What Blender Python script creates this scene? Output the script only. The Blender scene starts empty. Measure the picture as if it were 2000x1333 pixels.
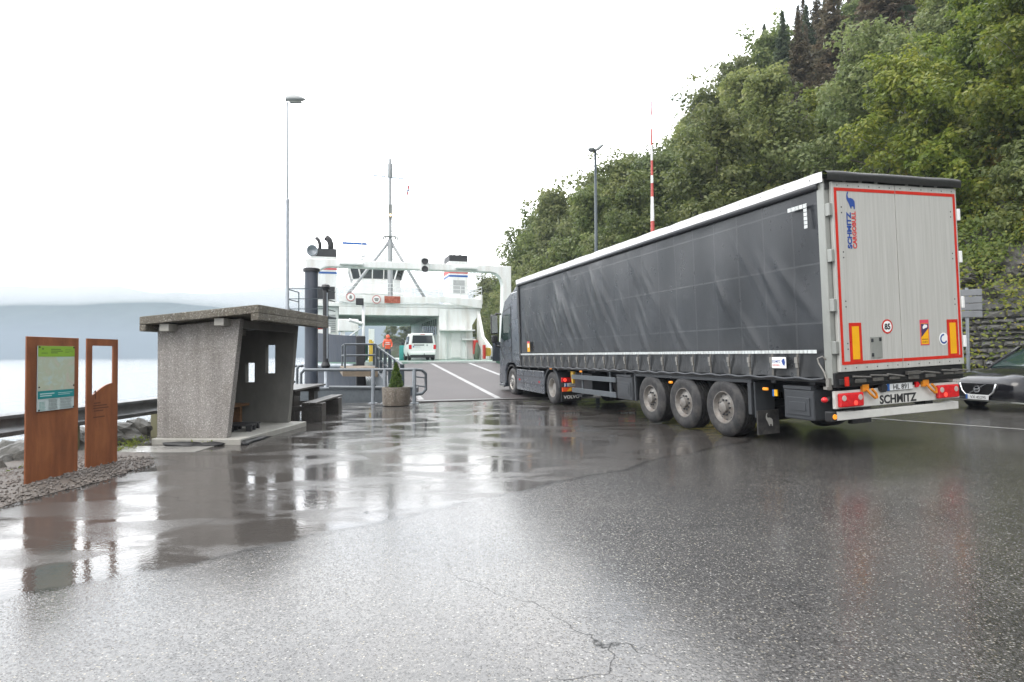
import bpy, math, random
import numpy as np
from mathutils import Vector, Matrix, Euler, noise
R = math.radians
scene = bpy.context.scene
COL = scene.collection

# ------------------------------------------------------------------ camera
CAM_Z = 1.5
cam_d = bpy.data.cameras.new("camera")
cam = bpy.data.objects.new("camera", cam_d)
COL.objects.link(cam)
cam_d.sensor_width = 36.0
cam_d.lens = 21.6
cam_d.clip_start = 0.05
cam_d.clip_end = 20000
cam.matrix_world = Matrix.Translation((0, 0, CAM_Z)) @ Euler((R(91.31), 0, 0)).to_matrix().to_4x4() @ Matrix.Rotation(R(-0.35), 4, 'Z')
scene.camera = cam

# ------------------------------------------------------------------ world: bright overcast sky
SKY_BACK, SKY_FRONT = 1.65, 4.1
world = bpy.data.worlds.new("World")
scene.world = world
world.use_nodes = True
wt = world.node_tree
wt.nodes.clear()
w_out = wt.nodes.new('ShaderNodeOutputWorld')
w_bg = wt.nodes.new('ShaderNodeBackground')
w_bg2 = wt.nodes.new('ShaderNodeBackground')
w_add = wt.nodes.new('ShaderNodeAddShader')
w_sky = wt.nodes.new('ShaderNodeTexSky')
w_sky.sky_type = 'NISHITA'
w_sky.sun_disc = False
w_sky.sun_elevation = R(48)
w_sky.sun_rotation = R(220)
w_sky.dust_density = 4.0
w_bg.inputs[1].default_value = 0.05
wt.links.new(w_sky.outputs[0], w_bg.inputs[0])
w_tc = wt.nodes.new('ShaderNodeTexCoord')
w_map = wt.nodes.new('ShaderNodeMapping')
w_map.inputs['Scale'].default_value = (1.6, 1.6, 7.0)
w_noise = wt.nodes.new('ShaderNodeTexNoise')
w_noise.inputs['Scale'].default_value = 2.2
w_noise.inputs['Detail'].default_value = 7
w_ramp = wt.nodes.new('ShaderNodeValToRGB')
w_ramp.color_ramp.elements[0].position = 0.33
w_ramp.color_ramp.elements[0].color = (0.60, 0.655, 0.72, 1)
w_ramp.color_ramp.elements[1].position = 0.52
w_ramp.color_ramp.elements[1].color = (1.0, 0.995, 0.985, 1)
wt.links.new(w_tc.outputs['Generated'], w_map.inputs[0])
wt.links.new(w_map.outputs[0], w_noise.inputs['Vector'])
wt.links.new(w_noise.outputs[0], w_ramp.inputs[0])
wt.links.new(w_ramp.outputs[0], w_bg2.inputs[0])
# the cloud is thinnest over the fjord: brighter ahead and to the left than behind
w_dot = wt.nodes.new('ShaderNodeVectorMath'); w_dot.operation = 'DOT_PRODUCT'
w_dot.inputs[1].default_value = Vector((-0.30, 0.93, 0.22)).normalized()
w_mr = wt.nodes.new('ShaderNodeMapRange'); w_mr.interpolation_type = 'SMOOTHSTEP'
w_mr.inputs[1].default_value = -0.2; w_mr.inputs[2].default_value = 1.0
w_mr.inputs[3].default_value = SKY_BACK; w_mr.inputs[4].default_value = SKY_FRONT
wt.links.new(w_tc.outputs['Generated'], w_dot.inputs[0])
wt.links.new(w_dot.outputs['Value'], w_mr.inputs[0])
wt.links.new(w_mr.outputs[0], w_bg2.inputs[1])
wt.links.new(w_bg.outputs[0], w_add.inputs[0])
wt.links.new(w_bg2.outputs[0], w_add.inputs[1])
wt.links.new(w_add.outputs[0], w_out.inputs[0])

sun_d = bpy.data.lights.new("sun", 'SUN')
sun_d.energy = 1.3
sun_d.angle = R(35)
sun_d.color = (1.0, 0.97, 0.93)
sun = bpy.data.objects.new("sun", sun_d)
COL.objects.link(sun)
sun.rotation_euler = Vector((math.sin(R(40)) * math.cos(R(48)), math.cos(R(40)) * math.cos(R(48)), -math.sin(R(48)))).to_track_quat('-Z', 'Y').to_euler()

scene.view_settings.view_transform = 'Standard'
scene.view_settings.look = 'None'
scene.view_settings.exposure = 0.25
scene.view_settings.gamma = 1.0
scene.cycles.use_denoising = True
scene.cycles.max_bounces = 8
scene.cycles.diffuse_bounces = 4
scene.cycles.glossy_bounces = 4
scene.cycles.transmission_bounces = 6
scene.cycles.transparent_max_bounces = 8
scene.cycles.volume_bounces = 4
scene.cycles.caustics_reflective = False
scene.cycles.caustics_refractive = False
scene.cycles.sample_clamp_indirect = 6.0

# ------------------------------------------------------------------ helpers
def tag(o, label=None, cat=None, group=None, kind=None):
    if label: o['label'] = label
    if cat: o['category'] = cat
    if group: o['group'] = group
    if kind: o['kind'] = kind
    return o

def thing(name, label, cat, loc=(0, 0, 0), rot=(0, 0, 0), group=None):
    o = bpy.data.objects.new(name, None)
    COL.objects.link(o)
    o.location = loc
    o.rotation_euler = rot if isinstance(rot, tuple) else (0, 0, rot)
    o.empty_display_size = 0.2
    return tag(o, label, cat, group)

def part_empty(name, parent, loc=(0, 0, 0), rot=(0, 0, 0)):
    o = bpy.data.objects.new(name, None)
    COL.objects.link(o)
    o.parent = parent
    o.location = loc
    o.rotation_euler = rot
    return o

def copy_tree(o, parent=None):
    c = o.copy()
    COL.objects.link(c)
    if parent is not None: c.parent = parent
    for ch in list(o.children): copy_tree(ch, c)
    return c

class MB:
    def __init__(s):
        s.v = []; s.f = []; s.m = []; s.mi = 0
    def add(s, verts, faces):
        n = len(s.v)
        s.v += [tuple(p) for p in verts]
        for f in faces:
            s.f.append(tuple(i + n for i in f)); s.m.append(s.mi)
        return s
    def box(s, x0, x1, y0, y1, z0, z1):
        v = [(x0, y0, z0), (x1, y0, z0), (x1, y1, z0), (x0, y1, z0), (x0, y0, z1), (x1, y0, z1), (x1, y1, z1), (x0, y1, z1)]
        return s.add(v, [(0, 3, 2, 1), (4, 5, 6, 7), (0, 1, 5, 4), (1, 2, 6, 5), (2, 3, 7, 6), (3, 0, 4, 7)])
    def hexa(s, b, t):   # bottom 4 (ccw from above), top 4
        return s.add(list(b) + list(t), [(0, 3, 2, 1), (4, 5, 6, 7), (0, 1, 5, 4), (1, 2, 6, 5), (2, 3, 7, 6), (3, 0, 4, 7)])
    def bar(s, a, b, w, h=None, up=(0, 0, 1)):
        a = Vector(a); b = Vector(b); h = h or w
        d = (b - a).normalized(); up = Vector(up)
        if abs(d.dot(up)) > 0.98: up = Vector((0, 1, 0))
        r = d.cross(up).normalized(); u = r.cross(d).normalized()
        r *= w / 2; u *= h / 2
        v = [a - r - u, a + r - u, a + r + u, a - r + u, b - r - u, b + r - u, b + r + u, b - r + u]
        return s.add(v, [(0, 1, 2, 3), (4, 7, 6, 5), (0, 4, 5, 1), (1, 5, 6, 2), (2, 6, 7, 3), (3, 7, 4, 0)])
    def tube(s, pts, rad, n=10, caps=True):
        pts = [Vector(p) for p in pts]
        rads = rad if isinstance(rad, (list, tuple)) else [rad] * len(pts)
        rings = []; prev = None
        for i, p in enumerate(pts):
            if i == 0: d = pts[1] - pts[0]
            elif i == len(pts) - 1: d = pts[-1] - pts[-2]
            else: d = (pts[i + 1] - p).normalized() + (p - pts[i - 1]).normalized()
            d.normalize()
            if prev is None:
                up = Vector((0, 0, 1)) if abs(d.z) < 0.9 else Vector((1, 0, 0))
                r = d.cross(up).normalized()
            else:
                r = (prev - d * prev.dot(d)).normalized()
            prev = r; u = r.cross(d)
            rings.append([p + (r * math.cos(2 * math.pi * k / n) + u * math.sin(2 * math.pi * k / n)) * rads[i] for k in range(n)])
        v = [q for ring in rings for q in ring]; f = []
        for i in range(len(pts) - 1):
            for k in range(n):
                a = i * n + k; b = i * n + (k + 1) % n
                f.append((a, a + n, b + n, b))
        if caps:
            f.append(tuple(range(n))); f.append(tuple(range((len(pts) - 1) * n, len(pts) * n))[::-1])
        return s.add(v, f)
    def lathe(s, prof, n=32, axis='z', c=(0, 0, 0), closed=False):   # prof: (r, t)
        v = []; f = []; c = Vector(c); L = len(prof)
        for r, t in prof:
            for k in range(n):
                a = 2 * math.pi * k / n
                p = {'z': (r * math.cos(a), r * math.sin(a), t), 'x': (t, r * math.cos(a), r * math.sin(a)), 'y': (r * math.cos(a), t, r * math.sin(a))}[axis]
                v.append(c + Vector(p))
        for i in range(L if closed else L - 1):
            j = (i + 1) % L
            for k in range(n):
                k2 = (k + 1) % n
                f.append((i * n + k, i * n + k2, j * n + k2, j * n + k))
        return s.add(v, f)
    def prism(s, poly, axis, t0, t1):   # poly: 2d points; axis the extrusion axis; concave ok
        n = len(poly)
        def P(p, t): return {'x': (t, p[0], p[1]), 'y': (p[0], t, p[1]), 'z': (p[0], p[1], t)}[axis]
        v = [P(p, t0) for p in poly] + [P(p, t1) for p in poly]
        f = [tuple(range(n)), tuple(range(n, 2 * n))[::-1]]
        for i in range(n):
            j = (i + 1) % n
            f.append((i, i + n, j + n, j))
        return s.add(v, f)
    def loft(s, rings, closed=True, caps=True):
        n = len(rings[0]); v = [q for r in rings for q in r]; f = []
        for i in range(len(rings) - 1):
            for k in range(n if closed else n - 1):
                a = i * n + k; b = i * n + (k + 1) % n
                f.append((a, b, b + n, a + n))
        if caps:
            f.append(tuple(range(n))[::-1]); f.append(tuple(range((len(rings) - 1) * n, len(rings) * n)))
        return s.add(v, f)
    def grid(s, P, nu, nv):   # P(i/nu, j/nv)
        v = [P(i / nu, j / nv) for j in range(nv + 1) for i in range(nu + 1)]
        f = [(j * (nu + 1) + i, j * (nu + 1) + i + 1, (j + 1) * (nu + 1) + i + 1, (j + 1) * (nu + 1) + i) for j in range(nv) for i in range(nu)]
        return s.add(v, f)
    def disc(s, c, r, axis='y', n=24, t=0.0):
        c = Vector(c); v = []
        for k in range(n):
            a = 2 * math.pi * k / n
            v.append(c + Vector({'y': (r * math.cos(a), 0, r * math.sin(a)), 'x': (0, r * math.cos(a), r * math.sin(a)), 'z': (r * math.cos(a), r * math.sin(a), 0)}[axis]))
        return s.add(v, [tuple(range(n))])
    def blob(s, c, rx, ry, rz, seed=0, amp=0.25, n=10, freq=1.3):
        c = Vector(c); v = []; f = []; m = n + 4
        for i in range(n + 1):
            th = math.pi * i / n
            for k in range(m):
                ph = 2 * math.pi * k / m
                d = Vector((math.sin(th) * math.cos(ph), math.sin(th) * math.sin(ph), math.cos(th)))
                q = 1 + amp * noise.noise(d * freq + Vector((seed * 7.3, seed * 3.1, seed))) + amp * 0.4 * noise.noise(d * freq * 3 + Vector((seed, seed * 2.7, 1)))
                v.append(c + Vector((d.x * rx, d.y * ry, d.z * rz)) * q)
        for i in range(n):
            for k in range(m):
                k2 = (k + 1) % m
                f.append((i * m + k, (i + 1) * m + k, (i + 1) * m + k2, i * m + k2))
        return s.add(v, f)
    def build(s, name, mat, parent=None, smooth=False, bevel=0, auto=None, seg=2, loc=None):
        me = bpy.data.meshes.new(name)
        me.from_pydata(s.v, [], s.f)
        me.validate()
        mats = mat if isinstance(mat, (list, tuple)) else [mat]
        for m in mats: me.materials.append(m)
        if len(mats) > 1 and len(me.polygons) == len(s.m): me.polygons.foreach_set('material_index', s.m)
        import bmesh
        bm = bmesh.new(); bm.from_mesh(me)
        bmesh.ops.recalc_face_normals(bm, faces=bm.faces)
        bm.to_mesh(me); bm.free()
        if smooth:
            me.polygons.foreach_set('use_smooth', [True] * len(me.polygons))
            if auto: me.set_sharp_from_angle(angle=R(auto))
        me.update()
        o = bpy.data.objects.new(name, me)
        COL.objects.link(o)
        if parent is not None: o.parent = parent
        if loc: o.location = loc
        if bevel:
            b = o.modifiers.new('bevel', 'BEVEL'); b.width = bevel; b.segments = seg; b.limit_method = 'ANGLE'; b.angle_limit = R(35)
            if not smooth: me.polygons.foreach_set('use_smooth', [False] * len(me.polygons))
        return o

def text(name, s, size, mat, parent, M, bold=0.0, align='LEFT', sx=1.0, ext=0.0015, shear=0.0):
    cu = bpy.data.curves.new(name, 'FONT')
    cu.body = s; cu.size = size; cu.extrude = ext; cu.offset = bold; cu.align_x = align; cu.shear = shear
    cu.resolution_u = 3
    tmp = bpy.data.objects.new(name + '_tmp', cu)
    COL.objects.link(tmp)
    dg = bpy.context.evaluated_depsgraph_get()
    me = bpy.data.meshes.new_from_object(tmp.evaluated_get(dg))
    bpy.data.objects.remove(tmp); bpy.data.curves.remove(cu)
    me.transform(M @ Matrix.Diagonal((sx, 1, 1, 1)))
    me.materials.clear(); me.materials.append(mat)
    me.name = name
    o = bpy.data.objects.new(name, me)
    COL.objects.link(o)
    o.parent = parent
    return o

RX90 = Matrix.Rotation(R(90), 4, 'X')                                   # faces -y, reads +x
def M_back(x, y, z, ang=0): return Matrix.Translation((x, y, z)) @ RX90 @ Matrix.Rotation(R(ang), 4, 'Z')
def M_left(x, y, z, ang=0): return Matrix.Translation((x, y, z)) @ Matrix(((0, 0, -1, 0), (-1, 0, 0, 0), (0, 1, 0, 0), (0, 0, 0, 1))) @ Matrix.Rotation(R(ang), 4, 'Z')
def M_front(x, y, z): return Matrix.Translation((x, y, z)) @ Matrix.Rotation(R(180), 4, 'Z') @ RX90   # faces +y

# ------------------------------------------------------------------ materials
MATS = {}
def nt(name):
    m = bpy.data.materials.new(name); m.use_nodes = True
    t = m.node_tree; b = t.nodes['Principled BSDF']
    MATS[name] = m
    return m, t, b

def N(t, typ, **kw):
    n = t.nodes.new(typ)
    for k, v in kw.items():
        if k in n.inputs: n.inputs[k].default_value = v
        else: setattr(n, k, v)
    return n

def mat(name, col, rough=0.5, metal=0.0, var=0.12, scale=3.0, bump=0.0, bscale=40.0, coat=0.0, spec=0.5, stretch=(1, 1, 1), dirt=None, dirt_amt=0.0, dscale=1.2, emit=None, estr=0):
    m, t, b = nt(name)
    L = t.links.new
    tc = N(t, 'ShaderNodeTexCoord'); mp = N(t, 'ShaderNodeMapping'); mp.inputs['Scale'].default_value = stretch
    L(tc.outputs['Object'], mp.inputs[0])
    nz = N(t, 'ShaderNodeTexNoise', Scale=scale, Detail=6.0, Roughness=0.6)
    L(mp.outputs[0], nz.inputs['Vector'])
    mr = N(t, 'ShaderNodeMapRange'); mr.inputs[1].default_value = 0.3; mr.inputs[2].default_value = 0.7
    mr.inputs[3].default_value = 1 - var; mr.inputs[4].default_value = 1 + var
    L(nz.outputs[0], mr.inputs[0])
    mx = N(t, 'ShaderNodeMix', data_type='RGBA', blend_type='MULTIPLY'); mx.inputs[0].default_value = 1
    mx.inputs[6].default_value = (*col, 1)
    L(mr.outputs[0], mx.inputs[7])
    out = mx.outputs[2]
    if dirt:
        n2 = N(t, 'ShaderNodeTexNoise', Scale=dscale, Detail=8.0, Roughness=0.65)
        L(mp.outputs[0], n2.inputs['Vector'])
        r2 = N(t, 'ShaderNodeMapRange'); r2.inputs[1].default_value = 0.45; r2.inputs[2].default_value = 0.75; r2.inputs[4].default_value = dirt_amt
        L(n2.outputs[0], r2.inputs[0])
        m2 = N(t, 'ShaderNodeMix', data_type='RGBA'); m2.inputs[7].default_value = (*dirt, 1)
        L(r2.outputs[0], m2.inputs[0]); L(out, m2.inputs[6]); out = m2.outputs[2]
    L(out, b.inputs['Base Color'])
    b.inputs['Metallic'].default_value = metal
    b.inputs['Specular IOR Level'].default_value = spec
    b.inputs['Coat Weight'].default_value = coat; b.inputs['Coat Roughness'].default_value = 0.08
    rr = N(t, 'ShaderNodeMapRange'); rr.inputs[3].default_value = max(0, rough - 0.08); rr.inputs[4].default_value = min(1, rough + 0.08)
    L(nz.outputs[0], rr.inputs[0]); L(rr.outputs[0], b.inputs['Roughness'])
    if bump:
        nb = N(t, 'ShaderNodeTexNoise', Scale=bscale, Detail=4.0)
        L(mp.outputs[0], nb.inputs['Vector'])
        bp = N(t, 'ShaderNodeBump', Strength=1.0, Distance=bump)
        L(nb.outputs[0], bp.inputs['Height']); L(bp.outputs[0], b.inputs['Normal'])
    if emit:
        b.inputs['Emission Color'].default_value = (*emit, 1); b.inputs['Emission Strength'].default_value = estr
    return m

white_paint = mat('white_paint', (0.76, 0.785, 0.775), 0.35, var=0.05, dirt=(0.46, 0.40, 0.31), dirt_amt=0.5, dscale=1.6, stretch=(1, 1, 0.16))
white_clean = mat('white_clean', (0.78, 0.79, 0.78), 0.3, var=0.03)
rail_white = mat('rail_white', (0.72, 0.74, 0.74), 0.4, var=0.04)
deck_green = mat('deck_green', (0.14, 0.26, 0.20), 0.35, var=0.2, dirt=(0.25, 0.3, 0.27), dirt_amt=0.6)
hull_grey = mat('hull_grey', (0.048, 0.058, 0.078), 0.42, var=0.15, dirt=(0.12, 0.12, 0.12), dirt_amt=0.35, stretch=(2.5, 2.5, 0.25), dscale=1.5)
black_paint = mat('black_paint', (0.018, 0.018, 0.02), 0.4)
dark_steel = mat('dark_steel', (0.022, 0.025, 0.03), 0.45, var=0.2)
galv = mat('galvanised_steel', (0.30, 0.33, 0.36), 0.42, 0.55, var=0.15, scale=8, dirt=(0.2, 0.21, 0.22), dirt_amt=0.5)
rail_steel = mat('rail_steel', (0.11, 0.125, 0.138), 0.4, 0.3, var=0.15, scale=8)
pole_dark = mat('pole_dark', (0.045, 0.06, 0.07), 0.4, 0.2)
red_paint = mat('red_paint', (0.50, 0.035, 0.025), 0.4, var=0.08)
red_faded = mat('red_faded', (0.55, 0.10, 0.10), 0.5, var=0.08)
blue_paint = mat('blue_paint', (0.02, 0.10, 0.34), 0.4, var=0.06)
glass_dark = mat('glass_dark', (0.025, 0.03, 0.032), 0.06, var=0.1, spec=0.8)
glass_green = mat('glass_green', (0.02, 0.038, 0.034), 0.06, var=0.2, spec=0.45)
rubber = mat('rubber', (0.022, 0.022, 0.024), 0.65, var=0.2, scale=9, dirt=(0.09, 0.085, 0.078), dirt_amt=0.85, dscale=5, bump=0.003, bscale=30)
plastic_grey = mat('plastic_grey', (0.04, 0.044, 0.05), 0.45, var=0.15, bump=0.001, bscale=200)
HAZE = 8.0e-4
# ------------------------------------------------------------------ ground, water, mountains
WATER_Z = -1.9
FOOT = [(60, -60), (40, -30), (24, 10), (17, 22), (12.5, 30), (6.8, 45), (2.5, 62), (-2, 85), (-9, 130), (-16, 180)]
def foot_x(y):
    pts = sorted(FOOT, key=lambda p: p[1])
    if y <= pts[0][1]: return pts[0][0]
    for (xa, ya), (xb, yb) in zip(pts, pts[1:]):
        if y <= yb: return xa + (xb - xa) * (y - ya) / (yb - ya)
    return pts[-1][0]
def ground_z(x, y):
    q = x - 3.2
    sp = math.log1p(math.exp(min(30, q * 2.0))) / 2.0
    return 0.03 * min(sp, 16) - 0.0007
def hill_z(x, y):
    s = (x - foot_x(y)) * 0.88
    if s < 0: return ground_z(x, y) - 0.15
    near = min(1, max(0, (40 - y) / 14))
    h = (2.6 * near + 0.6) * min(1, s / 0.5) if s < 0.5 else 2.6 * near + 0.6
    h += min(s, 9) * (0.72 + 0.4 * near) + max(0, s - 9) * 0.86
    w = min(1, s / 3)
    h += w * (1.3 * noise.noise(Vector((x * 0.12, y * 0.12, 3.3))) + 0.5 * noise.noise(Vector((x * 0.4, y * 0.4, 9.1))))
    return h + 0.2

def edge_y(x):
    if x < -3.1: return 19.72
    if x < 4.0: return 19.8 + (x + 3.1) * 0.30
    if x < 4.6: return 21.93 + (x - 4.0) / 0.6 * 150
    return 171.93

# wet asphalt
m, t, b = nt('wet_asphalt'); L = t.links.new
tc = N(t, 'ShaderNodeTexCoord'); sep = N(t, 'ShaderNodeSeparateXYZ'); L(tc.outputs['Object'], sep.inputs[0])
# smooth patch: y > 6.77 + .95x
ml = N(t, 'ShaderNodeMath', operation='MULTIPLY_ADD'); ml.inputs[1].default_value = -0.95; ml.inputs[2].default_value = -6.77
L(sep.outputs[0], ml.inputs[0])
ad = N(t, 'ShaderNodeMath', operation='ADD'); L(sep.outputs[1], ad.inputs[0]); L(ml.outputs[0], ad.inputs[1])
nw = N(t, 'ShaderNodeTexNoise', Scale=0.7, Detail=5.0, Roughness=0.6); L(tc.outputs['Object'], nw.inputs['Vector'])
nwm = N(t, 'ShaderNodeMath', operation='MULTIPLY_ADD'); nwm.inputs[1].default_value = 1.1; nwm.inputs[2].default_value = -0.55; L(nw.outputs[0], nwm.inputs[0])
ad2 = N(t, 'ShaderNodeMath', operation='ADD'); L(ad.outputs[0], ad2.inputs[0]); L(nwm.outputs[0], ad2.inputs[1])
patch = N(t, 'ShaderNodeMapRange'); patch.inputs[1].default_value = -0.08; patch.inputs[2].default_value = 0.10; L(ad2.outputs[0], patch.inputs[0])
# puddle film on the smooth patch
mpp = N(t, 'ShaderNodeMapping'); mpp.inputs['Scale'].default_value = (0.8, 1.5, 1); L(tc.outputs['Object'], mpp.inputs[0])
npd = N(t, 'ShaderNodeTexNoise', Scale=1.0, Detail=6.0, Roughness=0.55, Distortion=0.5); L(mpp.outputs[0], npd.inputs['Vector'])
pud = N(t, 'ShaderNodeMapRange'); pud.inputs[1].default_value = 0.42; pud.inputs[2].default_value = 0.54; L(npd.outputs[0], pud.inputs[0])
wet = N(t, 'ShaderNodeMath', operation='MULTIPLY'); L(pud.outputs[0], wet.inputs[0]); L(patch.outputs[0], wet.inputs[1])
# aggregate
v1 = N(t, 'ShaderNodeTexVoronoi', Scale=80.0); L(tc.outputs['Object'], v1.inputs['Vector'])
v1s = N(t, 'ShaderNodeSeparateColor'); L(v1.outputs['Color'], v1s.inputs[0])
stone = N(t, 'ShaderNodeMapRange'); stone.inputs[1].default_value = 0.80; stone.inputs[2].default_value = 1.0; L(v1s.outputs[0], stone.inputs[0])
core = N(t, 'ShaderNodeMapRange'); core.inputs[1].default_value = 0.62; core.inputs[2].default_value = 0.30; L(v1.outputs['Distance'], core.inputs[0])
stm = N(t, 'ShaderNodeMath', operation='MULTIPLY'); L(stone.outputs[0], stm.inputs[0]); L(core.outputs[0], stm.inputs[1])
sh = N(t, 'ShaderNodeMix', data_type='RGBA'); sh.inputs[6].default_value = (0.27, 0.235, 0.17, 1); sh.inputs[7].default_value = (0.28, 0.28, 0.27, 1); L(v1s.outputs[1], sh.inputs[0])
nbig = N(t, 'ShaderNodeTexNoise', Scale=0.45, Detail=7.0, Roughness=0.62); L(tc.outputs['Object'], nbig.inputs['Vector'])
basec = N(t, 'ShaderNodeValToRGB'); basec.color_ramp.elements[0].position = 0.3; basec.color_ramp.elements[1].position = 0.7
basec.color_ramp.elements[0].color = (0.026, 0.025, 0.025, 1); basec.color_ramp.elements[1].color = (0.058, 0.055, 0.052, 1); L(nbig.outputs[0], basec.inputs[0])
cellv = N(t, 'ShaderNodeMapRange'); cellv.inputs[3].default_value = 0.45; cellv.inputs[4].default_value = 1.9; L(v1s.outputs[1], cellv.inputs[0])
basem = N(t, 'ShaderNodeMix', data_type='RGBA', blend_type='MULTIPLY'); basem.inputs[0].default_value = 1; L(basec.outputs[0], basem.inputs[6]); L(cellv.outputs[0], basem.inputs[7])
smoothc = N(t, 'ShaderNodeMix', data_type='RGBA'); smoothc.inputs[7].default_value = (0.060, 0.055, 0.051, 1); L(patch.outputs[0], smoothc.inputs[0]); L(basem.outputs[2], smoothc.inputs[6])
inv = N(t, 'ShaderNodeMapRange'); inv.inputs[3].default_value = 0.95; inv.inputs[4].default_value = 0.12; L(patch.outputs[0], inv.inputs[0])
stf = N(t, 'ShaderNodeMath', operation='MULTIPLY'); L(stm.outputs[0], stf.inputs[0]); L(inv.outputs[0], stf.inputs[1])
fin = N(t, 'ShaderNodeMix', data_type='RGBA'); L(stf.outputs[0], fin.inputs[0]); L(smoothc.outputs[2], fin.inputs[6]); L(sh.outputs[2], fin.inputs[7])
# the seam between the two layings
seam_a = N(t, 'ShaderNodeMath', operation='ABSOLUTE'); L(ad2.outputs[0], seam_a.inputs[0])
seam = N(t, 'ShaderNodeMapRange'); seam.inputs[1].default_value = 0.0; seam.inputs[2].default_value = 0.09; seam.inputs[3].default_value = 0.25; seam.inputs[4].default_value = 1; L(seam_a.outputs[0], seam.inputs[0])
fin2 = N(t, 'ShaderNodeMix', data_type='RGBA', blend_type='MULTIPLY'); fin2.inputs[0].default_value = 1; L(fin.outputs[2], fin2.inputs[6]); L(seam.outputs[0], fin2.inputs[7])
# wandering cracks
ncr = N(t, 'ShaderNodeTexNoise', Scale=1.6, Detail=5.0); L(tc.outputs['Object'], ncr.inputs['Vector'])
vad = N(t, 'ShaderNodeMix', data_type='RGBA', blend_type='LINEAR_LIGHT'); vad.inputs[0].default_value = 0.35; L(tc.outputs['Object'], vad.inputs[6]); L(ncr.outputs['Color'], vad.inputs[7])
vcr = N(t, 'ShaderNodeTexVoronoi', feature='DISTANCE_TO_EDGE', Scale=0.24); L(vad.outputs[2], vcr.inputs['Vector'])
crk = N(t, 'ShaderNodeMapRange'); crk.inputs[1].default_value = 0.0; crk.inputs[2].default_value = 0.0019; crk.inputs[3].default_value = 1; crk.inputs[4].default_value = 0; L(vcr.outputs['Distance'], crk.inputs[0])
ncm = N(t, 'ShaderNodeMapRange'); ncm.inputs[1].default_value = 0.46; ncm.inputs[2].default_value = 0.56; L(nbig.outputs[0], ncm.inputs[0])
crm = N(t, 'ShaderNodeMath', operation='MULTIPLY'); L(crk.outputs[0], crm.inputs[0]); L(ncm.outputs[0], crm.inputs[1])
fin3 = N(t, 'ShaderNodeMix', data_type='RGBA'); fin3.inputs[7].default_value = (0.008, 0.008, 0.008, 1); L(crm.outputs[0], fin3.inputs[0]); L(fin2.outputs[2], fin3.inputs[6])
L(fin3.outputs[2], b.inputs['Base Color'])
b.inputs['IOR'].default_value = 1.5
spl = N(t, 'ShaderNodeMix', data_type='FLOAT'); spl.inputs[2].default_value = 0.70; spl.inputs[3].default_value = 0.45; L(patch.outputs[0], spl.inputs[0]); spc = N(t, 'ShaderNodeMath', operation='MULTIPLY_ADD'); spc.inputs[1].default_value = -0.9; spc.inputs[2].default_value = 1.0; L(crm.outputs[0], spc.inputs[0])
spm = N(t, 'ShaderNodeMath', operation='MULTIPLY'); L(spc.outputs[0], spm.inputs[0]); L(spl.outputs[0], spm.inputs[1]); L(spm.outputs[0], b.inputs['Specular IOR Level'])
# roughness
rmx = N(t, 'ShaderNodeMix', data_type='FLOAT'); rmx.inputs[2].default_value = 0.15; rmx.inputs[3].default_value = 0.24; L(patch.outputs[0], rmx.inputs[0])
rm2 = N(t, 'ShaderNodeMix', data_type='FLOAT'); rm2.inputs[3].default_value = 0.045; L(wet.outputs[0], rm2.inputs[0]); L(rmx.outputs[0], rm2.inputs[2])
L(rm2.outputs[0], b.inputs['Roughness'])
# bump: aggregate outside, faint ripples inside
hst = N(t, 'ShaderNodeMath', operation='MULTIPLY'); L(core.outputs[0], hst.inputs[0]); L(v1s.outputs[2], hst.inputs[1])
dry = N(t, 'ShaderNodeMapRange'); dry.inputs[3].default_value = 1.0; dry.inputs[4].default_value = 0.6; L(patch.outputs[0], dry.inputs[0])
dryw = N(t, 'ShaderNodeMapRange'); dryw.inputs[3].default_value = 1.0; dryw.inputs[4].default_value = 0.0; L(wet.outputs[0], dryw.inputs[0])
dm = N(t, 'ShaderNodeMath', operation='MULTIPLY'); L(dry.outputs[0], dm.inputs[0]); L(dryw.outputs[0], dm.inputs[1])
hh = N(t, 'ShaderNodeMath', operation='MULTIPLY'); L(hst.outputs[0], hh.inputs[0]); L(dm.outputs[0], hh.inputs[1])
b1 = N(t, 'ShaderNodeBump', Strength=1.0, Distance=0.0009); L(hh.outputs[0], b1.inputs['Height'])
nrip = N(t, 'ShaderNodeTexNoise', Scale=9.0, Detail=3.0); L(tc.outputs['Object'], nrip.inputs['Vector'])
b2 = N(t, 'ShaderNodeBump', Strength=1.0, Distance=0.0009); L(nrip.outputs[0], b2.inputs['Height']); L(b1.outputs[0], b2.inputs['Normal'])
nr2 = N(t, 'ShaderNodeTexNoise', Scale=38.0, Detail=3.0); L(tc.outputs['Object'], nr2.inputs['Vector'])
b3 = N(t, 'ShaderNodeBump', Strength=1.0, Distance=0.0006); L(nr2.outputs[0], b3.inputs['Height']); L(b2.outputs[0], b3.inputs['Normal'])
L(b3.outputs[0], b.inputs['Normal'])
asphalt = m

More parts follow.
